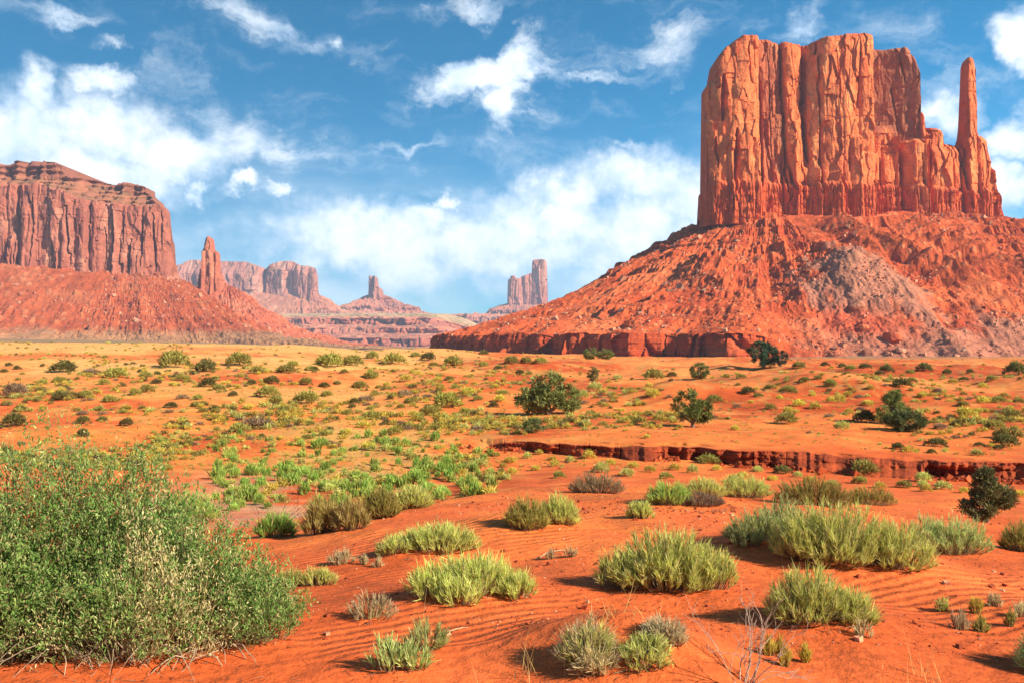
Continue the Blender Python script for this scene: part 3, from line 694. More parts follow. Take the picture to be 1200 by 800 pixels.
# ---- the long mesa on the left
def Z2(zx, zy): return (zx / 3.0, 180 + zy / 3.0)
def left_mesa():
    D = 1400.0
    root = thing('sandstone_mesa', 'long red mesa with a scrubby stepped top at the left edge', 'mesa')
    sil = [(-330, 193), (-120, 190)] + [Z2(*p) for p in [(0, 32), (30, 24), (80, 20), (180, 25), (194, 38), (196, 50), (214, 76), (235, 80), (300, 85), (380, 96), (384, 91), (440, 92), (462, 99), (476, 103), (481, 124), (520, 150),
           (540, 162), (545, 172), (566, 184), (578, 198), (581, 215), (587, 260), (592, 300), (597, 360), (601, 432)]]
    foot = [(-330, 308), (0, 311), (60, 314), (130, 318), (201, 325)]
    rimx = np.array([-330, 0, 20, 50, 80, 100, 133, 160, 187, 193, 201]); rimy = np.array([218, 218, 218, 218, 226, 236, 239, 241, 241, 246, 325])
    capx = np.array([-330, 0, 64, 70, 80, 127, 128, 158, 162, 175, 201]); capb = np.array([205, 206, 208, 210, 212.5, 216, 222, 223, 226, 236, 330])
    def rim(px, Z, D):
        zr = (400 - np.interp(px, rimx, rimy)) / 1000 * D + 6 * vn2(px / 6, 0 * px, 5)
        zc = np.maximum((400 - np.interp(px, capx, capb)) / 1000 * D, zr + .5)
        return -(1.5 * np.clip(Z - zr, 0, None) + 3.5 * np.sin(Z * .62 + 3 * vn2(px / 9, Z / 12, 8)) * sstep(Z, zr, zr + 3) - 1.42 * np.clip(Z - zc, 0, None)) - 3.0 * sstep(Z, zr - 1, zr + 1) * (0.5 + vn2(Z / 4, 0 * Z, 6))
    c = lambda z0, z1, out, zt, pw=2.2: (z0 / 3, z1 / 3, out, 180 + zt / 3, pw)
    cols = [c(-200, 70, 12, -100, 3), c(85, 150, 16, -100, 2.2), c(140, 255, 14, -100, 3), c(200, 240, 26, 160, 2), c(245, 335, 24, -100, 1.6), c(272, 330, 34, 180, 1.5), c(330, 420, 16, -100, 2.6),
            c(405, 440, 24, -100, 2), c(430, 505, 14, -100, 2.5), c(495, 535, 22, 270, 2), c(500, 600, 18, -100, 2.6), c(470, 520, 22, 300, 2), c(560, 600, 24, 320, 2), c(515, 560, 22, 200, 2), c(330, 372, 24, 280, 2), c(100, 125, 24, 140, 2)]
    rg = np.random.default_rng(14)
    for k in range(9):
        z0 = rg.uniform(-600, 580); cols.append(c(z0, z0 + rg.uniform(14, 44), rg.uniform(14, 27), rg.uniform(180, 400), rg.uniform(1.5, 2.5)))
    wall = [(-330, 0), (0, 0), (45, -4), (85, 0), (108, -10), (150, -14), (201, -30)]
    COL = ([0.33, 0.105, 0.066], [0.23, 0.064, 0.048], [0.50, 0.23, 0.145], [0.28, 0.098, 0.055])
    def colfix(o):
        me = o.data; n = len(me.vertices)
        co = np.empty(n * 3, np.float32); me.vertices.foreach_get('co', co); co = co.reshape(-1, 3)
        px = 600 + co[:, 0] / D * 1000; zr = (400 - np.interp(px, rimx, rimy)) / 1000 * D; zc = np.maximum((400 - np.interp(px, capx, capb)) / 1000 * D, zr + .5)
        a = np.empty(n * 4, np.float32); me.color_attributes['Col'].data.foreach_get('color', a); a = a.reshape(-1, 4)
        q = sstep(co[:, 2], zr - 2, zr + 4) * (1 - .75 * sstep(co[:, 2], zc - 1, zc + 3))
        nn = fbm(co[:, 0] / 9, co[:, 2] / 5, 45, 4)
        tgt = lerp3([.27, .115, .055], [.12, .085, .036], sstep(nn, -.1, .35))
        a[:, :3] = lerp3(a[:, :3], tgt, .62 * q)
        a[:, :3] = lerp3(a[:, :3], [.21, .075, .045], .75 * sstep(co[:, 2], zc + 1, zc + 4))
        me.color_attributes['Col'].data.foreach_set('color', a.ravel().astype(np.float32))
    s_ = lambda zx, z0, z1, w, dp, ln=0: (zx / 3, 180 + z0 / 3, 180 + z1 / 3, w, dp, ln / 3)
    slots = [s_(78, 140, 400, 2.0, 16, 4), s_(140, 150, 400, 1.8, 14, 2), s_(205, 200, 400, 1.8, 16, 6), s_(262, 190, 400, 2.2, 18, 14), s_(330, 210, 390, 2.0, 14, -4), s_(405, 200, 410, 2.4, 16, 4), s_(440, 220, 320, 1.6, 10, 4),
             s_(465, 300, 420, 2.4, 14, 0), s_(500, 200, 400, 2.0, 14, 10), s_(540, 210, 420, 2.2, 14, 8), s_(565, 200, 340, 1.6, 10, 4), s_(95, 150, 260, 1.2, 8, 6), s_(40, 180, 380, 1.2, 8, 0), s_(300, 240, 340, 1.2, 8, 8), s_(378, 260, 400, 1.3, 8, 2)]
    o = cliff('cliff', root, M_rock, D, sil, foot, cols, 0.85, 0.95, wall, [(-330,300),(60,220),(150,90),(185,34),(201,10)], 30, .035, 14, .3, 0, None, COL, 31, rim=rim, push=16, slots=slots, oc=.4)
    colfix(o)
    prof = [(-40, 6), (0, 0), (30, -18), (60, -37), (64, -40), (95, -60), (120, -76), (124, -80), (150, -92), (190, -103), (260, -112), (420, -121), (640, -129), (760, -136)]
    T = ([0.32, 0.066, 0.022], [0.20, 0.037, 0.015], [0.46, 0.16, 0.07])
    def tint(C, X, Y, Z, n):
        m = 1 - sstep(Z + 8 * n, 8, 24)
        return lerp3(C, lerp3([.24, .135, .075], [.33, .17, .08], sstep(n, -.2, .3)), .85 * m)
    o, P, steep = talus('talus', root, M_scree, (-1300., 1446.), (-642., 1446.), 82., 123., prof, 1.9, 1.6, T, 41, gully=.08, strata=2.0, lump=.45, rib=12, arc=1.7, tint=tint, extra=lambda X, Y: -17 * sstep(X, -850, -600))
    rg = np.random.default_rng(18); fl = P.reshape(-1, 3); st = steep.ravel()
    ok = np.nonzero((st < .5) & (fl[:, 1] < 1446) & (fl[:, 2] > 20) & (fl[:, 0] > -1000))[0]
    idx = rg.choice(ok, 3500); sz = np.minimum(rg.pareto(2.8, len(idx)) * .7 + .7, 4.5)
    base = np.array([[.36, .11, .055], [.44, .19, .11], [.28, .065, .034]])[rg.integers(0, 3, len(idx))]
    rubble('loose_scree', root, M_pebble, fl[idx] + [0, 0, .3], sz, base, 19)
left_mesa()

# ---- the slim spire beside it
def spire():
    D = 1750.0
    root = thing('rock_spire', 'slim dark red rock spire with a smaller tooth, on its own cone', 'rock spire')
    sil = [Z2(*p) for p in [(684, 478), (700, 470), (708, 455), (715, 400), (720, 335), (725, 318), (731, 300), (738, 292), (746, 300), (751, 330), (754, 352), (758, 350), (762, 344), (768, 346), (771, 356), (774, 400), (775, 420),
           (786, 445), (800, 462)]]
    foot = [(220, 340), (235, 345), (270, 336)]
    c = lambda z0, z1, out, zt, pw=2.2: (z0 / 3, z1 / 3, out, 180 + zt / 3, pw)
    cols = [c(700, 780, 12, 430), c(712, 756, 22, -100), c(720, 745, 26, 340), c(755, 777, 18, -100), c(735, 760, 24, 380), c(705, 730, 20, 400), c(760, 790, 16, 430), c(690, 715, 12, 455)]
    COL = ([0.40, 0.115, 0.06], [0.26, 0.065, 0.04], [0.54, 0.24, 0.14], [0.36, 0.09, 0.05])
    cliff('spire', root, M_rock, D, sil, foot, cols, 0.6, 0.9, None, [(225, 6), (240, 10), (247, 12), (256, 5), (270, 3)], 6, .05, 14, .4, 2, None, COL, 51)
    prof = [(-14, 5), (0, 0), (20, -12), (45, -30), (48, -35), (80, -52), (105, -66), (110, -72), (140, -86), (175, -100), (230, -112), (300, -118)]
    T = ([0.42, 0.105, 0.05], [0.30, 0.07, 0.036], [0.52, 0.22, 0.13])
    talus('talus', root, M_scree, (-636., 1765.), (-590., 1765.), 14., 111., prof, 1.7, 1.5, T, 55, gully=.07, lump=.7, rib=7, arc=2.0)
spire()

# ---- far mesa, layered bench, small butte, tall far tower
FAR = ([0.36, 0.140, 0.10], [0.25, 0.09, 0.068], [0.48, 0.25, 0.17], [0.34, 0.15, 0.10])  # rock colours pushed darker and more purple to deepen the haze
def far_mesa():
    D = 4300.0
    root = thing('sandstone_mesa', 'hazy flat-topped mesa with pale fluted cliff behind the slim spire', 'mesa')
    q = lambda zx, zy: (180 + zx / 2.5, 270 + zy / 2.5)
    sil = [(60, 318), (120, 312), (190, 311), q(55, 100), q(75, 92), q(95, 83), q(180, 86), q(258, 88), q(275, 96), q(296, 105), q(312, 108), q(316, 104), q(330, 97), q(345, 90), q(365, 85), q(395, 87), q(405, 93), q(420, 100), q(450, 104), q(471, 109), q(474, 118), q(478, 130), q(480, 170), q(482, 192)]
    foot = [(60, 352), (300, 348), (374, 347)]
    c = lambda z0, z1, out, zt, pw=2.2: (180 + z0 / 2.5, 180 + z1 / 2.5, out, 270 + zt / 2.5, pw)
    cols = [c(318, 480, 120, 60, 4), c(318, 345, 150, 110), c(340, 372, 140, 100), c(368, 402, 152, 105), c(398, 430, 142, 105), c(425, 455, 150, 110), c(450, 481, 140, 112), c(190, 225, 40, 108), c(230, 262, 35, 108), c(120, 160, 30, 100), c(60, 100, 30, 100), c(262, 300, 45, 130)]
    def rim(px, Z, D):
        zr = (400 - np.interp(px, [60, 200, 300, 306, 312, 350, 372], [322, 320, 322, 323, 315, 314, 316])) / 1000 * D
        return -.8 * np.clip(Z - zr, 0, None)
    cliff('cliff', root, M_farrock, D, sil, foot, cols, 2.4, 2.6, [(60, -20), (300, -60), (306, -120), (374, -60)], [(60, 500), (320, 320), (352, 120), (374, 10)], 50, .05, 25, .5, 0, None, FAR, 71, rim=rim, push=40, oc=.25)
    prof = [(-60, 20), (0, 0), (45, -26), (80, -50), (90, -62), (150, -92), (220, -120), (260, -128), (420, -170), (800, -235), (1000, -250)]
    T = ([0.40, 0.15, 0.085], [0.32, 0.105, 0.06], [0.50, 0.25, 0.15])
    talus('talus', root, M_farrock, (-2200., 4420.), (-1080., 4420.), 105., 232., prof, 5.5, 5.0, T, 75, gully=.08, lump=.6, rib=22, arc=1.7)
far_mesa()

def far_bench():
    root = thing('layered_bench', 'low layered bench of tan and red steps below the small far butte', 'rock bench')
    xs = np.arange(-1500, 30, 3.2)
    prof = np.array([(3000, -30), (3060, -22), (3080, -20), (3090, 12), (3180, 22), (3330, 30), (3345, 52), (3380, 62), (3400, 66), (3412, 92), (3440, 98), (3600, 112), (4000, 128), (4300, 138), (4700, 120), (5200, -30)], float)
    L = np.concatenate([[0], np.cumsum(np.hypot(np.diff(prof[:, 0]), np.diff(prof[:, 1])))]); l = np.concatenate([np.arange(0, L[11], 2.6), np.arange(L[11], L[-1], 22)])
    d = np.interp(l, L, prof[:, 0])[:, None]; z = np.interp(l, L, prof[:, 1])[:, None]
    X = np.broadcast_to(xs, (len(l), len(xs)))
    steep = sstep(np.abs(np.gradient(z[:, 0]) / np.maximum(np.hypot(np.gradient(d[:, 0]), np.gradient(z[:, 0])), 1e-6)), .7, .95)[:, None]
    n = fbm(X / 160, z / 60, 81, 5)
    c1, v1, e1 = cells(X / 34, z / 90 + 0 * X, 82)
    end = sstep(X, -330 - 60 * n, -40)
    Dp = d + 90 * n + steep * (26 * (v1 - .5) + 24 * (1 - sstep(e1, 0, .25))) + 14 * fbm(X / 20, d / 20 + 0 * X, 83, 4) + end * 600
    Zz = z + (1 - steep) * 6 * fbm(X / 30, d / 30 + 0 * X, 84, 4)
    Zz = np.where(Zz > -20, -20 + (Zz + 20) * (1 - .62 * end), Zz)
    n2 = fbm(X / 50, Dp / 50, 85, 4)
    C = lerp3(np.broadcast_to([.42, .16, .09], X.shape + (3,)), [.34, .10, .06], np.clip(steep + .5 * (n2 > .1), 0, 1) + 0 * X)
    flat = sstep(z, 95, 104) * (1 - steep) + 0 * X
    C = lerp3(C, lerp3([.46, .30, .16], [.22, .18, .08], sstep(n2, .0, .25)), .85 * flat)
    mesh_obj('terraces', np.stack([X, Dp, Zz], -1), grid_faces(len(l), len(xs)), M_farrock, root, C)
far_bench()

def small_butte():
    D = 4700.0
    root = thing('sandstone_butte', 'small far butte like a stepped cone with a notched block on top', 'butte')
    q = lambda zx, zy: (180 + zx / 2.5, 270 + zy / 2.5)
    sil = [q(628, 192), q(630, 166), q(631, 135), q(634, 131), q(637, 140), q(640, 150), q(643, 136), q(648, 133), q(652, 136), q(655, 158), q(657, 165), q(667, 171), q(669, 182), q(671, 198)]
    foot = [(425, 347), (452, 350)]
    cols = [(431, 449, 30, 0, 3), (432, 436, 44, 0, 2), (437, 442, 42, 0, 2), (441, 448, 40, 330, 2)]
    cliff('cliff', root, M_farrock, D, sil, foot, cols, 1.8, 2.4, None, 60, 14, .05, 15, .8, 0, None, FAR, 91)
    prof = [(-40, 8), (0, 0), (30, -12), (33, -22), (110, -52), (190, -70), (196, -88), (230, -100), (330, -128), (500, -140)]
    T = ([0.40, 0.14, 0.085], [0.31, 0.10, 0.06], [0.46, 0.21, 0.13])
    talus('talus', root, M_farrock, (-760., 4740.), (-745., 4740.), 45., 252., prof, 4.2, 3.6, T, 95, gully=.06, lump=.5, rib=8, arc=2.2)
small_butte()

def far_tower():
    D = 5200.0
    root = thing('rock_tower', 'tall hazy purple rock tower stepping up to its right end', 'rock tower')
    q = lambda zx, zy: (180 + zx / 2.5, 270 + zy / 2.5)
    sil = [q(1036, 216), q(1037, 175), q(1038, 146), q(1044, 142), q(1047, 134), q(1053, 132), q(1062, 139), q(1070, 142), q(1080, 134), q(1090, 133), q(1099, 127), q(1106, 126), q(1109, 118), q(1110, 90), q(1116, 86), q(1138, 85), q(1150, 88), q(1152, 98), q(1154, 150), q(1156, 214)]
    foot = [(590, 356), (645, 356)]
    c = lambda z0, z1, out, zt, pw=2.2: (180 + z0 / 2.5, 180 + z1 / 2.5, out, 270 + zt / 2.5, pw)
    cols = [c(1037, 1052, 40, 0), c(1048, 1072, 34, 0), c(1068, 1090, 42, 0), c(1086, 1110, 36, 0), c(1108, 1132, 46, 0), c(1128, 1155, 42, 0)]
    cliff('cliff', root, M_farrock, D, sil, foot, cols, 2.2, 2.8, None, 110, 30, .03, 25, .5, 4, None, ([0.40, 0.15, 0.10], [0.28, 0.09, 0.065], [0.5, 0.24, 0.16], [0.4, 0.16, 0.1]), 101, oc=.35)
    prof = [(-60, 10), (0, 0), (70, -26), (110, -42), (116, -62), (140, -76), (330, -84), (520, -90), (540, -130), (640, -170), (900, -245), (1100, -260)]
    T = ([0.38, 0.14, 0.085], [0.30, 0.10, 0.062], [0.46, 0.22, 0.14])
    talus('talus', root, M_farrock, (30., 5270.), (260., 5270.), 60., 232., prof, 5.5, 5.0, T, 105, gully=.08, lump=.5, rib=10, arc=2.0)
far_tower()

# ------------------------------------------------------------------ air
def haze():
    lo, hi = ZMIN - 1.0, 640.0
    x0, x1, y0, y1 = -9600., 9600., -9600., 9600.
    V = [(x, y, z) for z in (lo, hi) for y in (y0, y1) for x in (x0, x1)]
    F = np.array([[0, 2, 3, 1], [4, 5, 7, 6], [0, 1, 5, 4], [2, 6, 7, 3], [0, 4, 6, 2], [1, 3, 7, 5]])
    m = bpy.data.materials.new('haze_air'); m.use_nodes = True
    t = NT(m.node_tree); t.n.clear(); out = t.add('ShaderNodeOutputMaterial'); v = t.add('ShaderNodeVolumePrincipled')
    v.inputs['Color'].default_value = (0.62, 0.76, 1.0, 1); v.inputs['Density'].default_value = 7.4e-5
    v.inputs['Density Attribute'].default_value = ''; v.inputs['Anisotropy'].default_value = 0.0
    t.link(v.outputs[0], out.inputs['Volume'])
    try: m.cycles.homogeneous_volume = True
    except Exception: pass
    o = mesh_obj('haze', V, F, m); o['kind'] = 'stuff'
haze()
# ------------------------------------------------------------------ plants
def unit(v): return v / np.maximum(np.linalg.norm(v, axis=-1, keepdims=True), 1e-9)

def ribbons(P, d, L, W, bend, seg, rg, shape='blade'):
    """n narrow leaves as one array of vertices and quads"""
    n = len(P); t = np.linspace(0, 1, seg + 1)[None, :, None]
    L = np.broadcast_to(L, n)[:, None, None]; W = np.broadcast_to(W, n)[:, None, None]
    c = P[:, None] + d[:, None] * L * t + bend[:, None] * L * t * t
    tan = unit(d[:, None] + 2 * bend[:, None] * t)
    side = unit(np.cross(tan, unit(rg.normal(size=(n, 3)))[:, None] + 0 * tan))
    prof = (1 - .85 * t) if shape == 'blade' else (.25 + .75 * np.sin(np.pi * np.clip(t * .9 + .08, 0, 1)))
    o = side * W * prof * .5
    V = np.stack([c - o, c + o], 2)
    k = np.arange(seg); f = np.stack([2 * k, 2 * k + 1, 2 * k + 3, 2 * k + 2], -1)
    F = (f[None] + (np.arange(n) * 2 * (seg + 1))[:, None, None]).reshape(-1, 4)
    return V.reshape(-1, 3), F, np.repeat(np.broadcast_to(t, (n, seg + 1, 1)), 2, 1).reshape(n, 2 * (seg + 1))

def join(parts):
    Vs, Fs, Cs, k = [], [], [], 0
    for V, F, C in parts:
        Vs.append(V); Fs.append(F + k); Cs.append(C); k += len(V)
    return np.concatenate(Vs), np.concatenate(Fs), np.concatenate(Cs)

def tubes(paths, sides=5, colour=(.2, .13, .09)):
    """round tapering sticks; a path is a list of (point, radius)"""
    out = []
    for path in paths:
        p = np.array([a for a, _ in path], float); r = np.array([b for _, b in path], float)
        tan = unit(np.gradient(p, axis=0)); ref = np.array([.31, .77, .55]); s = unit(np.cross(tan, ref)); u = np.cross(tan, s)
        a = np.arange(sides) / sides * 2 * math.pi
        V = p[:, None] + r[:, None, None] * (s[:, None] * np.cos(a)[None, :, None] + u[:, None] * np.sin(a)[None, :, None])
        out.append((V.reshape(-1, 3), grid_faces(len(p), sides, True), np.broadcast_to(colour, (len(p) * sides, 3))))
    return join(out)

GREENS = {   # (base, tip, second tip) own colours of leaves
    'broom': ([.33, .30, .08], [.50, .55, .115], [.64, .62, .23]),
    'sage': ([.27, .27, .09], [.40, .49, .14], [.56, .57, .25]),
    'fresh': ([.25, .28, .06], [.34, .50, .09], [.50, .56, .13]),
    'olive': ([.21, .17, .045], [.29, .27, .055], [.47, .41, .085]),
    'dark': ([.10, .085, .028], [.13, .125, .034], [.22, .19, .05]),
    'grey': ([.19, .125, .075], [.26, .18, .10], [.32, .24, .13]),
    'straw': ([.34, .26, .12], [.54, .45, .22], [.66, .58, .34]),
    'rust': ([.22, .14, .045], [.36, .24, .07], [.40, .36, .10]),
    'weed': ([.17, .20, .04], [.22, .40, .06], [.40, .52, .09]),
    'bushleaf': ([.10, .14, .04], [.15, .32, .06], [.36, .47, .16]),
    'yellow': ([.36, .27, .05], [.58, .46, .065], [.68, .58, .11]),
}

def stems_of(lobes, n, rg, z_of, hv=(.48, 1.03)):
    """stem feet and ends for a shrub made of domes (cx, cy, w, dpt, h)"""
    wts = np.array([l[2] * l[3] * l[4] for l in lobes]) ** .7; k = rg.choice(len(lobes), n, p=wts / wts.sum())
    A = np.array(lobes, float)[k]
    ph = rg.uniform(0, 2 * math.pi, n); rho = np.sqrt(rg.uniform(0, 1, n)) ** .9
    tx = A[:, 0] + A[:, 2] / 2 * rho * np.cos(ph); ty = A[:, 1] + A[:, 3] / 2 * rho * np.sin(ph)
    bx = A[:, 0] + (tx - A[:, 0]) * .5; by = A[:, 1] + (ty - A[:, 1]) * .5
    hz = A[:, 4] * np.sqrt(np.maximum(.05, 1 - rho ** 2)) * rg.uniform(hv[0], hv[1], n) * (1 + .4 * (hv[0] < .6) * vn2(tx / .22, ty / .22, 7))
    bz = z_of(bx, by)
    return np.stack([bx, by, bz - .02], -1), np.stack([tx, ty, bz + hz], -1)

def on_stem(B, T, t, ex=1.7):
    xy = B[:, :2] + (T - B)[:, :2] * (1 - (1 - t) ** ex)[:, None]
    return np.concatenate([xy, (B[:, 2] + (T - B)[:, 2] * t ** 1.05)[:, None]], 1)

def shrub_parts(root, lobes, n, m, leaf, kind, rg, z_of, spread=.62, lo=.36, stem_w=.005, stem_c=(.26, .18, .10), leafshape='blade', seg=2, droop=0.0, names=('foliage', 'branches'), jit=0.0, hv=(.45, 1.05), ex=1.3, nz=.42, twig=0, tl=.1):
    B, T = stems_of(lobes, n, rg, z_of, hv)
    # stems
    K = 4; pts = [on_stem(B, T, np.full(n, q), ex) for q in np.linspace(0, 1, K + 1)]
    C0 = np.stack(pts, 1); tan = unit(np.gradient(C0, axis=1)); side = unit(np.cross(tan, rg.normal(size=(n, 1, 3)) + 0 * tan))
    w = stem_w * (1 - .7 * np.linspace(0, 1, K + 1))[None, :, None]
    V = np.stack([C0 - side * w, C0 + side * w], 2).reshape(-1, 3)
    k = np.arange(K); f = np.stack([2 * k, 2 * k + 1, 2 * k + 3, 2 * k + 2], -1)
    F = (f[None] + (np.arange(n) * 2 * (K + 1))[:, None, None]).reshape(-1, 4)
    C = np.asarray(stem_c) * rg.uniform(.6, 1.35, (n, 1, 1)) * np.ones((n, 2 * (K + 1), 3))
    br = mesh_obj(names[1], V, F, M_leaf, root, C)
    # leaves
    i = np.repeat(np.arange(n), m); N = len(i); t = lo + (1 - lo) * rg.uniform(0, 1, N) ** .75
    if twig:                     # leaves sit along short side twigs
        g = np.arange(N) // twig; ng = g[-1] + 1; i = np.repeat(rg.integers(0, n, ng), twig)[:N]; t = (lo + (1 - lo) * rg.uniform(0, 1, ng) ** .7)[g]
    P = on_stem(B[i], T[i], t, ex) + rg.normal(size=(N, 3)) * jit
    if twig:
        td = unit(unit(T[i] - B[i]) * .5 + unit(rg.normal(size=(ng, 3)))[g] * .75 + [0, 0, .35]); P = P + td * (rg.uniform(0, 1, N) * tl)[:, None]
    out = T[i] - B[i]; out[:, 2] *= .35
    d = unit(unit(out) * spread + np.array([0, 0, 1.0 - droop]) + rg.normal(size=(N, 3)) * (nz if leafshape == 'blade' else .8))
    L = leaf[0] * rg.uniform(.55, 1.25, N); W = leaf[1] * rg.uniform(.7, 1.3, N)
    V, F, tt = ribbons(P, d, L, W, rg.normal(size=(N, 3)) * .10, seg, rg, leafshape)
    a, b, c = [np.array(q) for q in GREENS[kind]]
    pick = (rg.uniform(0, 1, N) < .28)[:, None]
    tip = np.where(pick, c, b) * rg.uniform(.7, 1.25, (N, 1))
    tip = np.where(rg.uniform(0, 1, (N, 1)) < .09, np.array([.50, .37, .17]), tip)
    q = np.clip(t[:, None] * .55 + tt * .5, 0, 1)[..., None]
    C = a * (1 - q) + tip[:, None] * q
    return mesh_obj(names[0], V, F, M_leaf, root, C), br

def place(px0, py0, px1, py1, deep=.65):
    """where a shrub filling this part of the photograph stands, and its size"""
    x, y, z = hit((px0 + px1) / 2, min(py1, 798)); w = (px1 - px0) / 1000 * y
    dc = y + deep * w * .42; x = x * dc / y; w = (px1 - px0) / 1000 * dc; z = float(ground(x, dc))
    return x, dc, z, w, max(.12, (400 - py0) / 1000 * dc - z)

_seed = [100]
def shrub(name, label, cat, box, kind, n, m, leaf, lobes=None, deep=.65, group=None, over=None, **kw):
    x, y, z, w, h = place(*box, deep)
    _seed[0] += 1; rg = np.random.default_rng(_seed[0])
    root = thing(name, label, cat, (x, y, z), group)
    if over: shrub_parts(root, [(.05 * w, 0, .8 * w, .5 * w, h * .95)], n // 2, m, leaf, over, rg, lambda a, b: ground(a + x, b + y) - z, names=('green_foliage', 'green_stems'), **kw)
    lb = [(0, 0, w, w * deep, h)] if lobes is None else [(a * w, b * w, c * w, d * w, e * h) for a, b, c, d, e in lobes]
    shrub_parts(root, lb, n, m, leaf, kind, rg, lambda a, b: ground(a + x, b + y) - z, **kw)
    return root

# --- the big bush in the near corner
def big_bush():
    x, y, z = hit(120, 792); y += .62; x = (120 - 600) / 1000 * y; z = float(ground(x, y))
    root = thing('leafy_bush', 'huge dense green bush with a dry blond patch, filling the near left corner', 'bush', (x, y, z))
    rg = np.random.default_rng(5); zf = lambda a, b: ground(a + x, b + y) - z
    lob = [(-.38, .02, 1.25, 1.0, 1.34), (-.95, .1, .9, .8, 1.22), (.16, .05, .95, .9, 1.16), (.58, .0, .8, .75, .86), (.86, -.05, .6, .6, .56), (.32, -.36, .8, .5, .55), (-.5, -.3, .9, .5, .8), (1.0, .1, .34, .4, .34)]
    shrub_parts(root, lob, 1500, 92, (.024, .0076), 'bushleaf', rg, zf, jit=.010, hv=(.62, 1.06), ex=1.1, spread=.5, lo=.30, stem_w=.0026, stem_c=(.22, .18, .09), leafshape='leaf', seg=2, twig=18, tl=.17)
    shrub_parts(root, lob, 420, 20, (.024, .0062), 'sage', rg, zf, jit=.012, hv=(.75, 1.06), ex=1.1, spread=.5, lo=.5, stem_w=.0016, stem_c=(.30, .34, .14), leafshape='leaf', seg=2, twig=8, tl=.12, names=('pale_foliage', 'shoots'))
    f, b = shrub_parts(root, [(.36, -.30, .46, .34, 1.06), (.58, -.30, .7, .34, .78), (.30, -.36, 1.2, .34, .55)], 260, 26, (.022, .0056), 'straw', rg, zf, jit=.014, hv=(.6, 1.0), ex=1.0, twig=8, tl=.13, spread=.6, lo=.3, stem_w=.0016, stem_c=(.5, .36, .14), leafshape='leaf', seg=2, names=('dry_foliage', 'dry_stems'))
    f['label'] = 'blond dried leaves'
    paths = []
    for k in range(70):      # arching bare sticks low in front
        a = rg.uniform(-1.3, 1.1); p = np.array([a * .8, -.32 + rg.uniform(-.15, .15), zf(a * .8, -.3) + .04]); dr = np.array([rg.uniform(-.7, .9), rg.uniform(-.9, -.1), rg.uniform(.15, 1.0)]); path = []
        L = rg.uniform(.25, .7)
        for s in np.linspace(0, 1, 7): path.append((p + dr * L * s - np.array([0, 0, 1.0 * L * s * s]) + .006 * rg.normal(size=3), .0045 * (1 - .75 * s)))
        paths.append(path)
    V, F, C = tubes(paths, 5, (.30, .22, .14)); mesh_obj('bare_sticks', V, F, M_wood, root, C)
big_bush()

# --- shrubs on the red sand in front
BL = (.085, .0068)
shrub('broom_shrub', 'dense yellow-green spiky shrub standing alone in the middle of the red sand', 'shrub', (702, 614, 862, 702), 'broom', 520, 23, BL, lobes=[(0, 0, .85, .62, 1), (-.32, .02, .4, .4, .62), (.3, -.05, .4, .4, .7)])
shrub('broom_shrub', 'largest broad yellow-green shrub, right of centre with grey-green shrub behind its left side', 'shrub', (905, 584, 1092, 674), 'broom', 760, 22, (0.092, 0.0066), lobes=[(-.1, 0, .8, .5, 1), (.25, -.05, .5, .4, .72), (-.3, .05, .4, .4, .72)])
shrub('sage_shrub', 'sprawling grey-green shrub behind the left side of the largest yellow-green shrub', 'shrub', (848, 582, 950, 642), 'sage', 420, 19, (0.069, 0.0066), deep=.8, lobes=[(-.15, 0, .7, .6, .8), (.2, .2, .6, .6, 1), (-.3, -.2, .4, .4, .45)])
shrub('broom_shrub', 'loose pale green shrub just in front of the largest yellow-green shrub', 'shrub', (898, 660, 1022, 741), 'broom', 340, 20, (0.078, 0.0059), lobes=[(-.12, 0, .76, .6, 1), (.28, -.05, .45, .45, .62)])
shrub('sage_shrub', 'low pale green shrub right of the largest yellow-green shrub, in front of the dark juniper', 'shrub', (1072, 598, 1168, 652), 'sage', 380, 19, (0.078, 0.0066), lobes=[(0, 0, .9, .6, 1), (-.25, .15, .5, .5, .9)])
shrub('sage_shrub', 'dusky green shrub cut off by the right edge of the view', 'shrub', (1172, 602, 1232, 648), 'olive', 240, 19, (0.074, 0.0066))
shrub('broom_shrub', 'low spreading green shrub with a long shadow, front middle of the red sand', 'shrub', (476, 643, 624, 708), 'broom', 420, 17, (0.078, 0.0063), lobes=[(.05, .05, .75, .5, 1), (-.3, 0, .42, .4, .75), (-.05, -.22, .35, .3, .5), (.38, 0, .3, .35, .6)])
shrub('broom_shrub', 'rounded low green shrub with a smaller tuft at its left, nearest the dune crest', 'shrub', (446, 609, 564, 652), 'broom', 380, 17, (0.078, 0.0066), lobes=[(.1, 0, .8, .55, 1), (-.35, -.1, .32, .32, .62)])
shrub('broom_shrub', 'brownish sparse shrub, left one of the touching pair on the dune crest', 'shrub', (590, 580, 644, 624), 'olive', 230, 17, (0.078, 0.0066))
shrub('broom_shrub', 'yellow-green bushy shrub, right one of the touching pair on the dune crest', 'shrub', (630, 577, 680, 616), 'broom', 240, 17, (0.078, 0.0066))
shrub('broom_shrub', 'small round yellow-green shrub just below the bright green low shrub', 'shrub', (734, 584, 767, 608), 'broom', 150, 16, (0.069, 0.0066))
shrub('sage_shrub', 'bright blue-green low shrub behind the small round shrub', 'shrub', (754, 560, 812, 593), 'fresh', 250, 17, (0.083, 0.0073))
shrub('sage_shrub', 'yellowish low shrub touching the right of the bright blue-green shrub', 'shrub', (800, 557, 852, 582), 'broom', 200, 16, (0.083, 0.0073), deep=.8)
shrub('scrub_bush', 'dark twiggy grey-brown bush behind the red sand flat, left of the bright blue-green shrub', 'bush', (666, 549, 734, 578), 'grey', 260, 16, (0.083, 0.0073), stem_c=(.12, .08, .06))
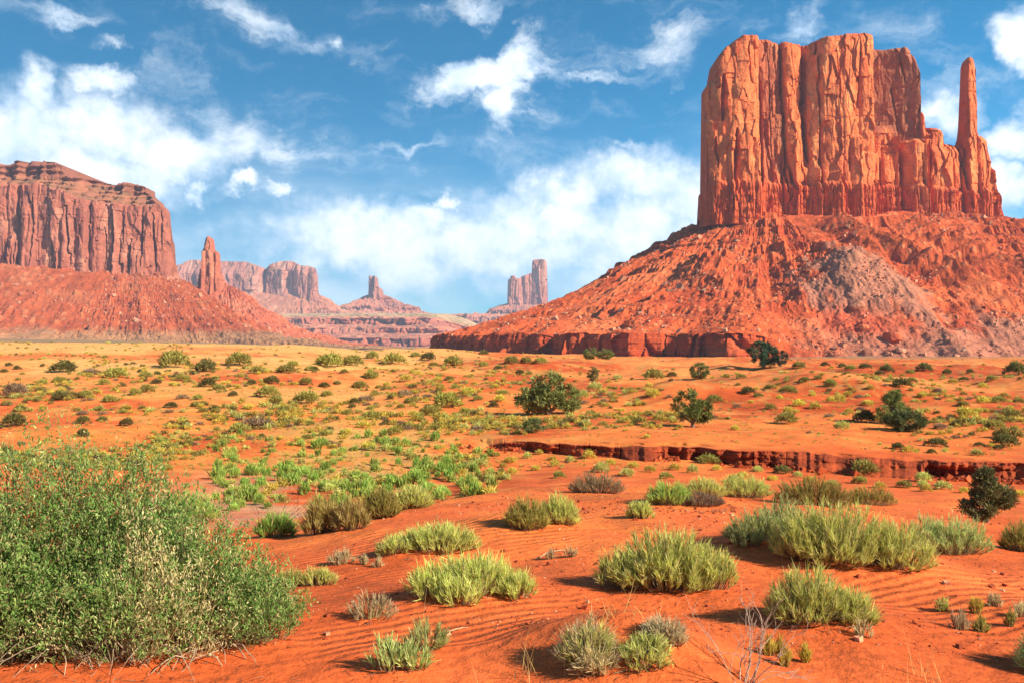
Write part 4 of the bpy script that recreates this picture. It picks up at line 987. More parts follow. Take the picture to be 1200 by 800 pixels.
shrub('weedy_shrub', 'upright open spiky weed, lower clump at the bottom of the red sand', 'shrub', (428, 741, 504, 797), 'sage', 62, 20, (0.069, 0.0066), lobes=[(-.1, 0, .7, .5, 1), (.25, 0, .5, .4, .8)], spread=.7)
shrub('weedy_shrub', 'upright open spiky weed, upper clump with a fallen stick at its right', 'shrub', (474, 722, 524, 764), 'sage', 48, 19, (0.064, 0.0059), spread=.7)
shrub('weedy_shrub', 'small twiggy pale weed left of the low spreading green shrub', 'shrub', (404, 690, 466, 728), 'straw', 60, 17, (0.051, 0.0053), stem_c=(.3, .25, .1), spread=.7)
shrub('scrub_bush', 'drooping olive and straw clump on the left flank of the near sand heap', 'bush', (650, 722, 724, 792), 'straw', 150, 14, (.065, .0055), lobes=[(0, .1, .9, .6, 1), (.1, -.25, .7, .4, .6)], droop=.55, stem_c=(.28, .2, .09), over='broom')
shrub('scrub_bush', 'straggling straw-coloured patch on the right top of the near sand heap', 'bush', (752, 722, 806, 766), 'straw', 110, 14, (0.046, 0.0046), deep=1.0, droop=.5)
shrub('scrub_bush', 'olive tuft low on the right foot of the near sand heap', 'bush', (726, 760, 790, 796), 'broom', 110, 14, (0.051, 0.0046), deep=.9, droop=.4)
shrub('grass_row', 'pale low grassy clump right beside the huge green bush', 'grass clump', (318, 664, 360, 688), 'broom', 110, 12, (0.064, 0.0053), deep=.5)
shrub('grass_row', 'pale low grassy clump just right of another, above a twiggy weed', 'grass clump', (352, 663, 396, 686), 'broom', 100, 12, (0.064, 0.0053), deep=.5)
shrub('weedy_shrub', 'tiny dry tuft with a stick, above the twiggy pale weed', 'shrub', (384, 642, 416, 662), 'straw', 60, 12, (0.055, 0.0059))
# small tufts out on the right
for k, (b, kd, lab) in enumerate([((1096, 701, 1112, 717), 'broom', 'small green tuft, leftmost of the loose row of tufts on the right sand'), ((1112, 712, 1136, 738), 'straw', 'wider straw tuft, lowest in the loose row of tufts on the right sand'),
                                  ((1136, 696, 1154, 720), 'yellow', 'tallest yellow tuft in the loose row of tufts on the right sand'), ((1158, 698, 1174, 712), 'straw', 'small pale tuft right of the tallest yellow tuft'),
                                  ((1180, 706, 1210, 724), 'straw', 'straw tuft at the right end of the loose row of tufts'), ((1140, 728, 1158, 742), 'olive', 'small dull tuft below the tallest yellow tuft'),
                                  ((1178, 722, 1190, 736), 'olive', 'tiny dull tuft below the right end of the tuft row'),
                                  ((896, 756, 908, 769), 'yellow', 'tiny yellow tuft, upper left of four beside the bare twig shrub'), ((909, 756, 919, 769), 'yellow', 'tiny yellow tuft, upper right of four beside the bare twig shrub'),
                                  ((914, 770, 927, 783), 'yellow', 'tiny yellow tuft, lower left of four beside the bare twig shrub'), ((938, 767, 949, 779), 'yellow', 'tiny yellow tuft, rightmost of four beside the bare twig shrub'),
                                  ((1044, 660, 1056, 667), 'straw', 'tiny dry tuft on bare sand below the largest yellow-green shrub')]):
    shrub('grass_tuft', lab, 'tuft', b, kd, 34, 11, (0.046, 0.0053), group='small tufts on the near sand')
for b, lab in (((640, 646, 652, 656), 'tiny straw tuft at the tip of a fallen stick, middle sand'), ((660, 645, 676, 654), 'tiny greenish tuft right of a fallen stick, middle sand'), ((420, 654, 432, 662), 'tiny green tuft near the dry tuft with a stick'),
               ((436, 656, 448, 666), 'tiny pale tuft right of the tiny green tuft'), ((1000, 735, 1022, 748), 'dry tuft with a stick below the loose pale green shrub')):
    shrub('grass_tuft', lab, 'tuft', b, 'straw', 26, 9, (0.041, 0.0053), group='small tufts on the near sand')
# wash beyond the dune crest
shrub('rusty_shrub', 'tall rusty brown broom-like shrub in the grey wash', 'shrub', (348, 574, 402, 626), 'rust', 150, 13, (0.147, 0.0106), lobes=[(0, 0, .8, .6, 1), (.2, 0, .5, .5, .8)])
shrub('rusty_shrub', 'low dark green shrub with dead sticks left of the rusty brown shrub', 'shrub', (300, 600, 346, 630), 'weed', 120, 13, (0.129, 0.0106))
shrub('rusty_shrub', 'rusty and dark shrub right of the tall rusty brown shrub', 'shrub', (392, 580, 432, 622), 'rust', 110, 13, (0.129, 0.0106), stem_c=(.1, .06, .04))
shrub('olive_shrub', 'olive leafy shrub at the right end of the grey wash shrubs', 'shrub', (424, 572, 468, 608), 'olive', 220, 17, (0.129, 0.0119))
shrub('olive_shrub', 'pale olive shrub behind the dune crest, right of the olive leafy shrub', 'shrub', (456, 570, 506, 596), 'broom', 200, 16, (0.138, 0.0119))
shrub('sage_shrub', 'yellow-green shrub showing above the right shoulder of the huge green bush', 'shrub', (186, 572, 258, 612), 'fresh', 300, 16, (0.120, 0.0099))
shrub('sage_shrub', 'long low olive band of shrub behind the largest yellow-green shrub', 'shrub', (905, 556, 1000, 592), 'olive', 420, 17, (0.101, 0.0086), deep=.5)
shrub('sage_shrub', 'dull brown-green low shrub left of the dark juniper on the right', 'shrub', (990, 566, 1052, 592), 'olive', 260, 16, (0.101, 0.0086), deep=.5)
shrub('scrub_bush', 'grey dead mat of twigs on the small sand rise left of the sprawling grey-green shrub', 'bush', (796, 576, 850, 594), 'grey', 200, 12, (0.074, 0.0066), deep=.6)
shrub('broom_shrub', 'pale yellow-green shrub on the sand rise behind the grey dead mat', 'shrub', (842, 552, 905, 584), 'broom', 280, 16, (0.092, 0.0079), deep=.6)
shrub('leafy_bush', 'green bush mostly outside the view at the bottom right corner', 'bush', (1196, 730, 1300, 800), 'sage', 200, 19, (0.083, 0.0066))

# bare twigs, dry grass, sticks
def twig_shrub(name, label, px, py, h, n, seed, colour, lean=0.0):
    x, y, z = hit(px, py); root = thing(name, label, 'twigs', (x, y, z)); rg = np.random.default_rng(seed); paths = []
    def grow(p, d, L, r, lev):
        path = [(p, r)]; q = p.copy()
        for s in range(5):
            d = unit(d + rg.normal(size=3) * .16); q = q + d * L / 5; path.append((q.copy(), r * (1 - .13 * (s + 1))))
            if lev < 2 and s > 0 and rg.uniform() < .75: grow(q.copy(), unit(d + rg.normal(size=3) * .5 + [0, 0, .2]), L * .55, r * .6, lev + 1)
        paths.append(path)
    for k in range(n):
        a = rg.uniform(0, 6.28); grow(np.array([.04 * math.cos(a), .04 * math.sin(a), -.02]), unit(np.array([.75 * math.cos(a) + lean, .5 * math.sin(a), 1.0])), h * rg.uniform(.7, 1.1), .0042, 0)
    V, F, C = tubes(paths, 4, colour); mesh_obj('twigs', V, F, M_wood, root, C)
twig_shrub('bare_twigs', 'bare grey branching twigs at the bottom of the sand beside four tiny yellow tufts', 872, 806, .34, 9, 3, (.36, .25, .18))
twig_shrub('bare_twigs', 'dead dark forked sticks standing in the grey wash', 318, 622, .9, 5, 4, (.06, .04, .03))
def dry_grass(label, px, py, n, h, seed):
    x, y, z = hit(px, py); rg = np.random.default_rng(seed); root = thing('dry_grass', label, 'grass', (x, y, z), 'wispy dry grass on the near sand')
    P = rg.normal(size=(n, 3)) * [.09, .05, 0]; P[:, 2] = ground(P[:, 0] + x, P[:, 1] + y) - z - .01
    d = unit(rg.normal(size=(n, 3)) * .35 + [0, 0, 1]); V, F, t = ribbons(P, d, h * rg.uniform(.6, 1.2, n), .004, rg.normal(size=(n, 3)) * .18, 5, rg)
    mesh_obj('blades', V, F, M_leaf, root, np.array([.50, .34, .12]) * rg.uniform(.7, 1.2, (n, 1, 1)) * np.ones(t.shape + (3,)))
dry_grass('few wispy dry grass blades below the near sand heap', 618, 798, 16, .26, 1)
dry_grass('few wispy dry grass blades at the bottom edge right of the bare twigs', 1088, 799, 14, .24, 2)
dry_grass('thin dry grass blades behind the upright spiky weed', 500, 735, 12, .22, 3)
dry_grass('thin dry grass blades on top of the near sand heap', 726, 722, 16, .16, 4)
dry_grass('dry blond grass blades right of the loose pale green shrub', 1008, 738, 14, .12, 5)
def stick(label, a, b, r, seed):
    xa, ya, za = hit(*a); xb, yb, zb = hit(*b); rg = np.random.default_rng(seed); path = []
    for s in np.linspace(0, 1, 9):
        x = xa + (xb - xa) * s + .01 * rg.normal(); y = ya + (yb - ya) * s + .02 * rg.normal(); path.append((np.array([x - xa, y - ya, float(ground(x, y)) - za + r + .012 * math.sin(3.1 * s)]), r * (1 - .5 * s)))
    V, F, C = tubes([path], 6, (.42, .27, .15)); o = mesh_obj('fallen_stick', V, F, M_wood, None, C); o.location = (xa, ya, za); tag(o, label, 'stick')
stick('thin fallen stick right of the upright spiky weed', (512, 748), (548, 738), .006, 1)
stick('forked fallen stick on bare sand above the middle of the red sand', (628, 655), (660, 645), .008, 2)
stick('pale stick lying under the low spreading green shrub', (590, 690), (606, 706), .008, 3)
stick('short dark stick on the sand right of the largest shrub', (1018, 662), (1052, 658), .006, 4)

# --- junipers
def juniper(label, box, seed, kind='dark', clumps=46, per=110, spray=.16, lobes=None, group='junipers on the flats', trunk=True, cat='tree', name='juniper_tree', col3=None):
    x, y, z, w, h = place(*box, .8); rg = np.random.default_rng(seed)
    root = thing(name, label, cat, (x, y, z), group)
    lb = lobes or [(0, 0, .62, 1.0, .50), (-.26, .55, .36, .5, .34), (.27, .5, .36, .5, .3)]
    A = []
    for k in range(clumps):
        l = lb[k % len(lb)]; v = unit(rg.normal(size=3)) * rg.uniform(.55, 1.0) ** .5
        cx, cz, rw, _, rz = l[0] * w, l[2] * h, l[3] * w / 2 * .86, 0, l[4] * h * .86
        A.append((cx + v[0] * rw, v[1] * rw * .85, max(.06 * h, cz + v[2] * rz)))
    A = np.array(A); sz = .088 * w * rg.uniform(.55, 1.35, len(A))
    i = np.repeat(np.arange(len(A)), per); N = len(i)
    dv = unit(rg.normal(size=(N, 3))); P = A[i] + dv * sz[i, None] * rg.uniform(.15, 1.0, (N, 1)) * [1, 1, .8]
    d = unit(dv + [0, 0, .35] + rg.normal(size=(N, 3)) * .4)
    V, F, t = ribbons(P, d, spray * w * .42 * rg.uniform(.5, 1.2, N), .035 * w * rg.uniform(.6, 1.2, N), rg.normal(size=(N, 3)) * .1, 1, rg, 'leaf')
    a, b, c = [np.array(q) for q in (col3 or ([.07, .07, .024], [.11, .125, .032], [.21, .21, .055]))]
    pk = rg.uniform(0, 1, len(A))[i][:, None]; C = (b + (c - b) * pk) * rg.uniform(.65, 1.3, (N, 1))
    mesh_obj('crown', V, F, M_needle, root, np.repeat(C[:, None], t.shape[1], 1))
    if trunk:
        paths = [[(np.array([0, 0, -.15 * h]), .05 * w), (np.array([.02 * w, 0, .15 * h]), .042 * w), (np.array([-.02 * w, .02 * w, .4 * h]), .03 * w), (np.array([0, 0, .75 * h]), .012 * w)]]
        for k in range(9):
            e = A[rg.integers(len(A))]; s = np.array([0, 0, rg.uniform(.02, .3) * h]); paths.append([(s, .024 * w), (s * .5 + e * .5 + [0, 0, -.04 * h], .016 * w), (e, .006 * w)])
        V, F, C = tubes(paths, 6, (.17, .11, .075)); mesh_obj('trunk', V, F, M_wood, root, C)
    return root
B2 = [(-.2, 0, .5, .62, .48), (.2, 0, .5, .62, .48), (0, 0, .62, .5, .36)]
juniper('wide round dark juniper standing alone on the red rise left of centre', (603, 436, 680, 488), 1, lobes=[(-.24, 0, .42, .55, .40), (.05, 0, .62, .6, .36), (.28, 0, .42, .46, .38), (-.05, 0, .35, .8, .30)], clumps=64)
juniper('upright olive green juniper above the arroyo bank, right of the wide round one', (784, 455, 838, 501), 2, clumps=56, per=110, lobes=[(-.08, 0, .56, .78, .44), (.2, 0, .4, .5, .34)], col3=([.05, .07, .022], [.11, .15, .036], [.19, .225, .055]))
juniper('pointed green juniper leaning over a dark bush on the right flat', (1022, 457, 1068, 499), 3, clumps=52, lobes=[(-.05, 0, .5, .7, .42), (.02, 0, .78, .36, .24), (.25, 0, .32, .5, .3)], col3=([.05, .07, .022], [.115, .155, .036], [.20, .235, .06]))
juniper('dense dark green bush at the right foot of the pointed juniper', (1036, 480, 1088, 507), 4, clumps=48, lobes=[(0, 0, .45, 1.0, .5)], trunk=False, name='juniper_bush', cat='bush', col3=([.04, .05, .018], [.075, .095, .028], [.11, .13, .04]))
juniper('big blue-green tree at the foot of the great butte, largest of the far trees', (874, 398, 914, 434), 5, clumps=54, lobes=[(-.05, 0, .5, .95, .5), (.2, 0, .45, .6, .42)], col3=([.025, .05, .03], [.035, .075, .04], [.06, .11, .05]))
juniper('dark small tree touching the right of the big blue-green tree', (902, 408, 926, 431), 6, clumps=40, lobes=[(0, 0, .5, .9, .45)], col3=([.018, .03, .022], [.03, .05, .03], [.045, .07, .035]))
juniper('dark green thicket under the long ledge left of the great butte', (682, 406, 702, 421), 7, clumps=40, lobes=[(0, 0, .45, 1.0, .5)], trunk=False, name='juniper_bush', cat='bush')
juniper('dark green thicket touching the right of another under the long ledge', (698, 407, 720, 421), 17, clumps=40, lobes=[(0, 0, .45, 1.0, .5)], trunk=False, name='juniper_bush', cat='bush')
juniper('round dark bush between the wide juniper and the big blue-green tree', (806, 423, 833, 445), 8, clumps=44, lobes=[(0, 0, .48, 1.0, .5)])
juniper('small upright green juniper behind the wide round one', (686, 427, 704, 448), 9, clumps=40, lobes=[(0, 0, .5, .9, .5)])
juniper('dark juniper casting a long shadow left, behind the pale shrubs on the right', (1122, 549, 1188, 613), 10, clumps=105, per=120, lobes=[(-.02, 0, .62, .5, .36), (-.12, 0, .3, .62, .3), (.25, 0, .48, .48, .26), (0, 0, .84, .26, .16)], col3=([.035, .045, .02], [.10, .11, .034], [.19, .185, .06]))
juniper('low green bush below the wide round juniper', (610, 487, 640, 508), 11, clumps=36, lobes=[(0, 0, .4, 1.0, .5)], trunk=False, name='juniper_bush', cat='bush', col3=([.05, .06, .02], [.09, .11, .03], [.14, .16, .05]))

# --- scrub of the middle distance: one mesh per kind, copied
def proto(kind, seed, n=230, h=.5, blade=.2, bw=.035, up=.55):
    rg = np.random.default_rng(seed)
    ph = rg.uniform(0, 6.283, n); rho = np.sqrt(rg.uniform(0, 1, n)) * (.82 + .18 * np.sin(ph * 3 + seed) + .12 * np.sin(ph * 5 + 2 * seed))
    T = np.stack([.44 * rho * np.cos(ph), .40 * rho * np.sin(ph), h * np.sqrt(np.maximum(.03, 1 - rho ** 2)) * rg.uniform(.35, .95, n)], -1)
    d = unit(T * [1.2, 1.2, .6] + [0, 0, up * .5] + rg.normal(size=(n, 3)) * .30)
    P = T - d * blade * .5; P[:, 2] = np.maximum(P[:, 2], -.03)
    V, F, t = ribbons(P, d, blade * rg.uniform(.6, 1.2, n), bw * rg.uniform(.7, 1.4, n), rg.normal(size=(n, 3)) * .12, 2, rg, 'leaf')
    a, b, c = [np.array(q) for q in GREENS[kind]]
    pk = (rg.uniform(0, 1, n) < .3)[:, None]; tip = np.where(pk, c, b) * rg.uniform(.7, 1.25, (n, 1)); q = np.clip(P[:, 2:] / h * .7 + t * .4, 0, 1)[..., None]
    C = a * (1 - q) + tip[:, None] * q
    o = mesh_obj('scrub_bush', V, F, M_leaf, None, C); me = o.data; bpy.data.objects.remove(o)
    return me, V, F, C.reshape(-1, 3)
PROTO = {k: [proto(k, s + 10 * i, **kw) for s in range(4)] for i, (k, kw) in enumerate({
    'olive': dict(n=520, h=.38, blade=.15, bw=.026), 'dark': dict(n=520, h=.42, blade=.14, bw=.028), 'yellow': dict(n=360, h=.42, blade=.19, bw=.025), 'grey': dict(n=360, h=.30, blade=.16, bw=.02), 'broom': dict(n=400, h=.42, blade=.19, bw=.024),
    'weed': dict(n=240, h=.78, blade=.26, bw=.036, up=1.6), 'fresh': dict(n=300, h=.55, blade=.26, bw=.032, up=1.2)}.items())}

LIST = []          # (px, py of the middle, width in px, kind)
def add(x0, y0, rows):
    for zx, zy, w, k in rows: LIST.append((x0 + zx / 3, y0 + zy / 3, w / 3, k))
o_, d_, y_, g_, b_ = 'olive', 'dark', 'yellow', 'grey', 'broom'
add(0, 400, [(225,85,110,d_),(320,100,80,g_),(405,105,100,o_),(610,65,130,o_),(725,88,90,d_),(515,115,50,o_),(840,62,110,o_),(905,100,60,o_),(1010,95,80,o_),(1160,65,120,o_),(60,92,32,d_),(15,102,30,d_),(30,80,30,d_),(210,132,62,o_),
 (150,142,40,o_),(365,142,50,o_),(230,160,30,d_),(50,165,110,g_),(145,165,50,o_),(215,190,80,d_),(300,185,64,o_),(385,200,64,o_),(475,178,50,o_),(515,165,62,o_),(550,140,42,d_),(640,125,62,o_),(730,143,74,d_),(772,158,50,o_),(820,183,40,d_),
 (885,142,44,d_),(955,135,66,d_),(1075,140,64,o_),(1105,95,40,d_),(1140,152,50,d_),(1150,180,54,o_),(1185,145,34,o_),(25,215,44,o_),(70,235,50,d_),(50,278,104,d_),(115,292,26,g_),(290,248,52,g_),(290,276,62,d_),(360,248,40,g_),(360,270,44,d_),
 (430,243,40,o_),(445,285,54,d_),(292,320,52,d_),(165,343,30,y_),(75,355,36,g_),(20,386,52,d_),(640,190,56,g_),(690,218,50,o_),(602,222,54,d_),(595,242,40,g_),(715,240,40,o_),(642,275,52,o_),(515,254,26,y_),(760,262,50,y_),(757,232,34,d_),
 (870,230,34,y_),(942,175,96,o_),(970,205,66,o_),(1000,235,64,o_),(1078,195,104,o_),(1035,256,34,y_),(1090,285,42,o_),(905,278,140,g_),(840,300,84,o_),(788,326,42,d_),(785,350,54,o_),(882,337,44,g_),(920,332,32,d_),(1015,292,40,g_),
 (1078,332,52,o_),(1140,320,44,o_),(565,348,86,o_),(612,366,42,o_),(480,380,34,d_),(662,354,46,o_),(655,366,28,y_),(510,425,54,o_),(562,482,42,g_),(285,386,64,o_),(345,392,26,o_),(370,52,26,o_),(80,112,24,y_),(1030,75,50,o_),(985,290,44,g_),
 (1090,92,46,o_),(695,195,46,o_),(500,230,30,o_),(620,118,34,d_),(100,200,40,o_),(180,214,24,o_)])
add(400, 400, [(40,65,96,o_),(110,50,54,o_),(185,60,96,o_),(305,55,64,d_),(392,68,84,o_),(10,105,34,o_),(66,150,64,o_),(104,118,64,o_),(228,130,56,y_),(160,150,34,y_),(132,157,34,o_),(182,103,30,o_),(220,178,64,g_),(86,195,74,g_),(46,210,44,d_),
 (104,230,40,o_),(245,205,60,o_),(372,204,130,o_),(300,188,44,g_),(350,165,46,y_),(446,175,74,y_),(480,197,42,o_),(536,222,42,d_),(556,200,56,y_),(436,242,56,o_),(312,238,96,o_),(352,260,64,y_),(270,265,52,o_),(110,255,96,o_),(20,247,44,o_),
 (80,290,62,y_),(212,284,54,g_),(20,318,42,y_),(104,322,34,y_),(185,312,64,o_),(155,347,54,b_),(162,372,52,b_),(96,366,62,y_),(222,360,44,y_),(500,80,40,o_),(552,90,40,d_),(260,45,46,o_),(325,78,44,o_),(250,106,30,y_),(272,110,26,y_),
 (362,97,24,y_),(380,128,44,o_),(400,158,40,o_),(458,120,24,y_),(572,135,30,y_),(340,130,36,y_),(892,158,72,b_),(850,186,54,b_),(922,205,40,g_),(840,212,36,g_),(970,125,40,b_),(1098,116,84,o_),(1163,114,44,d_),(1018,268,44,o_),(1075,333,30,y_),
 (940,138,30,y_),(1094,180,64,y_),(985,240,30,y_),(1045,216,44,y_),(868,240,0.1,y_),(570,178,50,o_),(545,155,36,y_),(628,108,40,d_),(660,110,30,o_),(500,40,40,d_),(150,268,30,g_),(210,225,36,o_),(600,65,60,o_),(650,66,50,o_),(700,64,60,o_)])
add(800, 400, [(205,120,44,o_),(155,120,28,d_),(228,172,64,d_),(265,185,44,o_),(308,228,52,o_),(365,268,92,o_),(372,240,50,y_),(372,165,72,o_),(300,160,32,d_),(408,216,54,y_),(465,225,52,y_),(520,145,54,o_),(560,293,64,b_),(585,246,42,y_),
 (515,257,40,g_),(650,214,54,y_),(770,145,74,d_),(716,96,62,d_),(850,90,70,d_),(895,170,44,g_),(985,216,54,o_),(1000,250,84,y_),(1055,155,44,y_),(1055,205,54,y_),(905,295,60,g_),(965,288,50,d_),(868,320,34,y_),(890,350,84,d_),(960,332,40,g_),
 (1100,290,84,o_),(1145,318,116,o_),(1138,347,104,d_),(1108,371,44,d_),(1160,250,84,o_),(755,368,54,d_),(875,384,42,d_),(1175,98,90,d_),(642,264,96,d_),(625,236,40,g_),(730,130,30,o_),(805,135,44,o_),(840,188,40,y_),(1085,130,44,o_),(990,130,40,d_),
 (930,108,40,d_),(1010,105,30,d_),(640,85,50,d_),(590,90,44,o_),(410,82,60,o_),(500,78,40,d_),(560,85,36,d_),(660,160,34,y_),(580,185,40,y_),(520,205,40,y_),(455,185,30,y_),(400,245,30,y_),(340,195,34,y_),(430,130,44,o_),(330,130,30,o_),(475,125,36,o_),
 (110,200,70,o_),(190,225,40,g_),(240,210,30,y_),(185,305,36,y_),(800,105,40,o_),(950,140,40,y_),(1130,185,40,y_),(1180,205,44,o_),(1040,240,44,y_),(690,110,40,d_),(550,200,64,y_),(620,190,40,g_),(90,410,92,o_),(138,397,18,b_),(352,450,72,d_),(640,446,116,o_),(845,476,74,b_),(845,500,54,b_),(808,455,30,o_),
 (1040,360,40,d_),(1085,365,30,y_),(920,350,30,y_),(925,378,30,y_),(1110,200,60,o_),(1150,235,40,y_),(530,440,30,o_),(905,500,40,d_),(1130,575,44,d_)])
add(0, 0, [(3 * a, 3 * b, 3 * c, k) for a, b, c, k in [(950, 562, 18, y_), (975, 566, 22, b_), (1008, 562, 20, o_), (1032, 568, 16, y_), (1060, 566, 22, o_), (1085, 572, 18, y_), (1105, 568, 24, b_), (1130, 574, 16, y_), (888, 549, 16, b_), (860, 561, 20, o_), (1172, 572, 22, o_), (1195, 578, 18, y_), (780, 556, 20, o_), (655, 556, 18, o_), (528, 540, 22, o_), (546, 534, 18, y_), (562, 541, 24, b_), (580, 531, 16, o_), (598, 538, 20, y_), (618, 534, 15, b_), (540, 552, 16, y_), (515, 550, 18, b_), (632, 530, 12, y_), (690, 533, 20, y_), (715, 541, 16, y_), (742, 544, 18, y_), (668, 538, 14, b_), (650, 543, 16, y_), (705, 548, 26, b_), (762, 549, 18, y_), (790, 547, 16, y_), (812, 550, 18, b_), (840, 548, 14, y_), (628, 548, 14, y_), (600, 552, 16, y_), (575, 560, 16, b_), (735, 553, 22, b_), (870, 556, 18, y_), (905, 560, 16, y_), (935, 556, 14, b_), (560, 568, 14, y_), (590, 545, 12, y_)]])
rg = np.random.default_rng(77)
for k in range(66):        # leafy green weeds crowding the wash
    px = rg.uniform(268, 556); py = rg.uniform(546, 590) - 0.05 * (px - 268) + 4
    LIST.append((px, py, rg.uniform(11, 21), ['weed', 'fresh', 'weed', 'broom', 'fresh'][k % 5]))
LIST = [q for q in LIST if q[2] > 4]
NAMES = {'olive': ('scrub_bush', 'olive scrub clump', 'bush'), 'dark': ('scrub_bush', 'dark scrub clump', 'bush'), 'yellow': ('rabbitbrush', 'yellow-green tuft', 'tuft'), 'grey': ('dead_brush', 'grey-brown dry clump', 'bush'),
         'broom': ('rabbitbrush', 'pale green shrub', 'shrub'), 'weed': ('leafy_weed', 'bright leafy weed', 'weed'), 'fresh': ('leafy_weed', 'yellowish leafy weed', 'weed')}
COLS = [(140, 'under the left edge mesa'), (260, 'under the left mesa corner'), (380, 'under the hazy flat mesa'), (480, 'under the small stepped butte'), (600, 'under the far purple tower'), (760, 'under the butte\'s left apron'),
        (900, 'under the butte\'s left end'), (1060, 'under the butte\'s middle'), (1300, 'under the thin rock finger')]
ROWS = [(424, 'on the far crest'), (446, 'high up the slope'), (472, 'midway up the slope'), (506, 'low on the slope'), (620, 'by the wash')]
ORD = ['first', 'second', 'third', 'fourth', 'fifth', 'sixth', 'seventh', 'eighth', 'ninth', 'tenth', 'eleventh', 'twelfth', 'thirteenth', 'fourteenth', 'fifteenth', 'sixteenth']
def size_word(w, py):
    return 'big' if w > 26 else 'mid-sized' if w > 14.5 else 'small'
groups = {}
for q in LIST:
    ci = next(i for i, c in enumerate(COLS) if q[0] < c[0]); ri = next(i for i, r in enumerate(ROWS) if q[1] < r[0])
    groups.setdefault((q[3], size_word(q[2], q[1]), ri, ci), []).append(q)
cnt = {}
for (kd, sw, ri, ci), qs in groups.items():
    qs.sort()
    for k, (px, py, w, _) in enumerate(qs):
        x, y, z = hit(px, py + (.20 if kd not in ('weed', 'fresh') else .35) * w)
        W = w / 1000 * y; cnt[kd] = cnt.get(kd, 0) + 1
        me = PROTO[kd][cnt[kd] % 4][0]; nm, ph, ct = NAMES[kd]
        o = bpy.data.objects.new(nm, me); col.objects.link(o)
        o.location = (x, y, z - .02 * W); o.rotation_euler = (0, 0, (cnt[kd] * 2.399) % 6.283)
        f = 1.12 * W; o.scale = (f, f, f * random.Random(cnt[kd]).uniform(.85, 1.2))
        lab = f'{sw} {ph} {ROWS[ri][1]} {COLS[ci][1]}'
        if len(qs) > 1: lab = (ORD[k] + ' from left, ' if k < len(ORD) else 'rightmost, ') + lab
        tag(o, lab, ct, {'weed': 'green weeds in the wash', 'fresh': 'green weeds in the wash'}.get(kd, 'scrub scattered over the flats'))

def scrub_stuff():
    """the countless tiny tufts between them"""
    rg = np.random.default_rng(55); parts = []; n = 0
    M = 24000
    px = np.where(rg.uniform(size=M) < .22, rg.uniform(-150, 620, M), rg.uniform(-150, 1350, M)); py = 416 + 146 * rg.uniform(size=M) ** 1.1; ds = 5150 / (py - 399)
    strip = rg.uniform(size=M) < .012
    px = np.where(strip, rg.uniform(250, 580, M), px); ds = np.where(strip, rg.uniform(24, 48, M), ds); xs = (px - 600) / 1000 * ds
    tiny = rg.uniform(size=M) < .42
    ok = ~((px < 560) & (ds < 34) & ~strip) & ~((px > 540) & (np.abs(ds - bank_d(px)) < 2.2)) & ~((px > 600) & (ds < 36))
    ok &= strip | tiny | (1.3 * vn2(xs / 9, ds / 9, 9) + .8 * vn2(xs / 2.2, ds / 2.2, 10) > rg.uniform(-.15, .32, M))
    zs = ground(xs, ds)
    for q in np.nonzero(ok)[0][:12000]:
        x, y, z = xs[q], ds[q], zs[q]
        kd = rg.choice(['yellow', 'olive', 'dark', 'grey', 'broom'], p=[.42, .30, .08, .08, .12])
        if strip[q]: kd = rg.choice(['weed', 'fresh', 'broom', 'yellow'], p=[.2, .35, .25, .2])
        _, V, F, C = PROTO[kd][rg.integers(4)]
        V = V.reshape(-1, 6, 3); keep = rg.permutation(len(V))[:34 if tiny[q] and not strip[q] else 80]; a = rg.uniform(0, 6.28); s = (rg.uniform(.12, .36) if tiny[q] and not strip[q] else rg.uniform(.35, .95)) * (1 if y > 50 else .7)
        Vk = V[keep]; Vk = Vk + (Vk - Vk.mean(1, keepdims=True)) * 1.0
        Vk = np.stack([Vk[..., 0] * math.cos(a) - Vk[..., 1] * math.sin(a), Vk[..., 0] * math.sin(a) + Vk[..., 1] * math.cos(a), Vk[..., 2]], -1) * s + [x, y, z - .01]
        m = len(keep); f = np.array([[0, 1, 3, 2], [2, 3, 5, 4]]); Fk = (f[None] + (np.arange(m) * 6)[:, None, None]).reshape(-1, 4)
        parts.append((Vk.reshape(-1, 3), Fk, C.reshape(-1, 6, 3)[keep].reshape(-1, 3) * rg.uniform(.75, 1.2))); n += 1
    V, F, C = join(parts); tag(mesh_obj('desert_scrub', V, F, M_leaf, None, C), kind='stuff')
scrub_stuff()

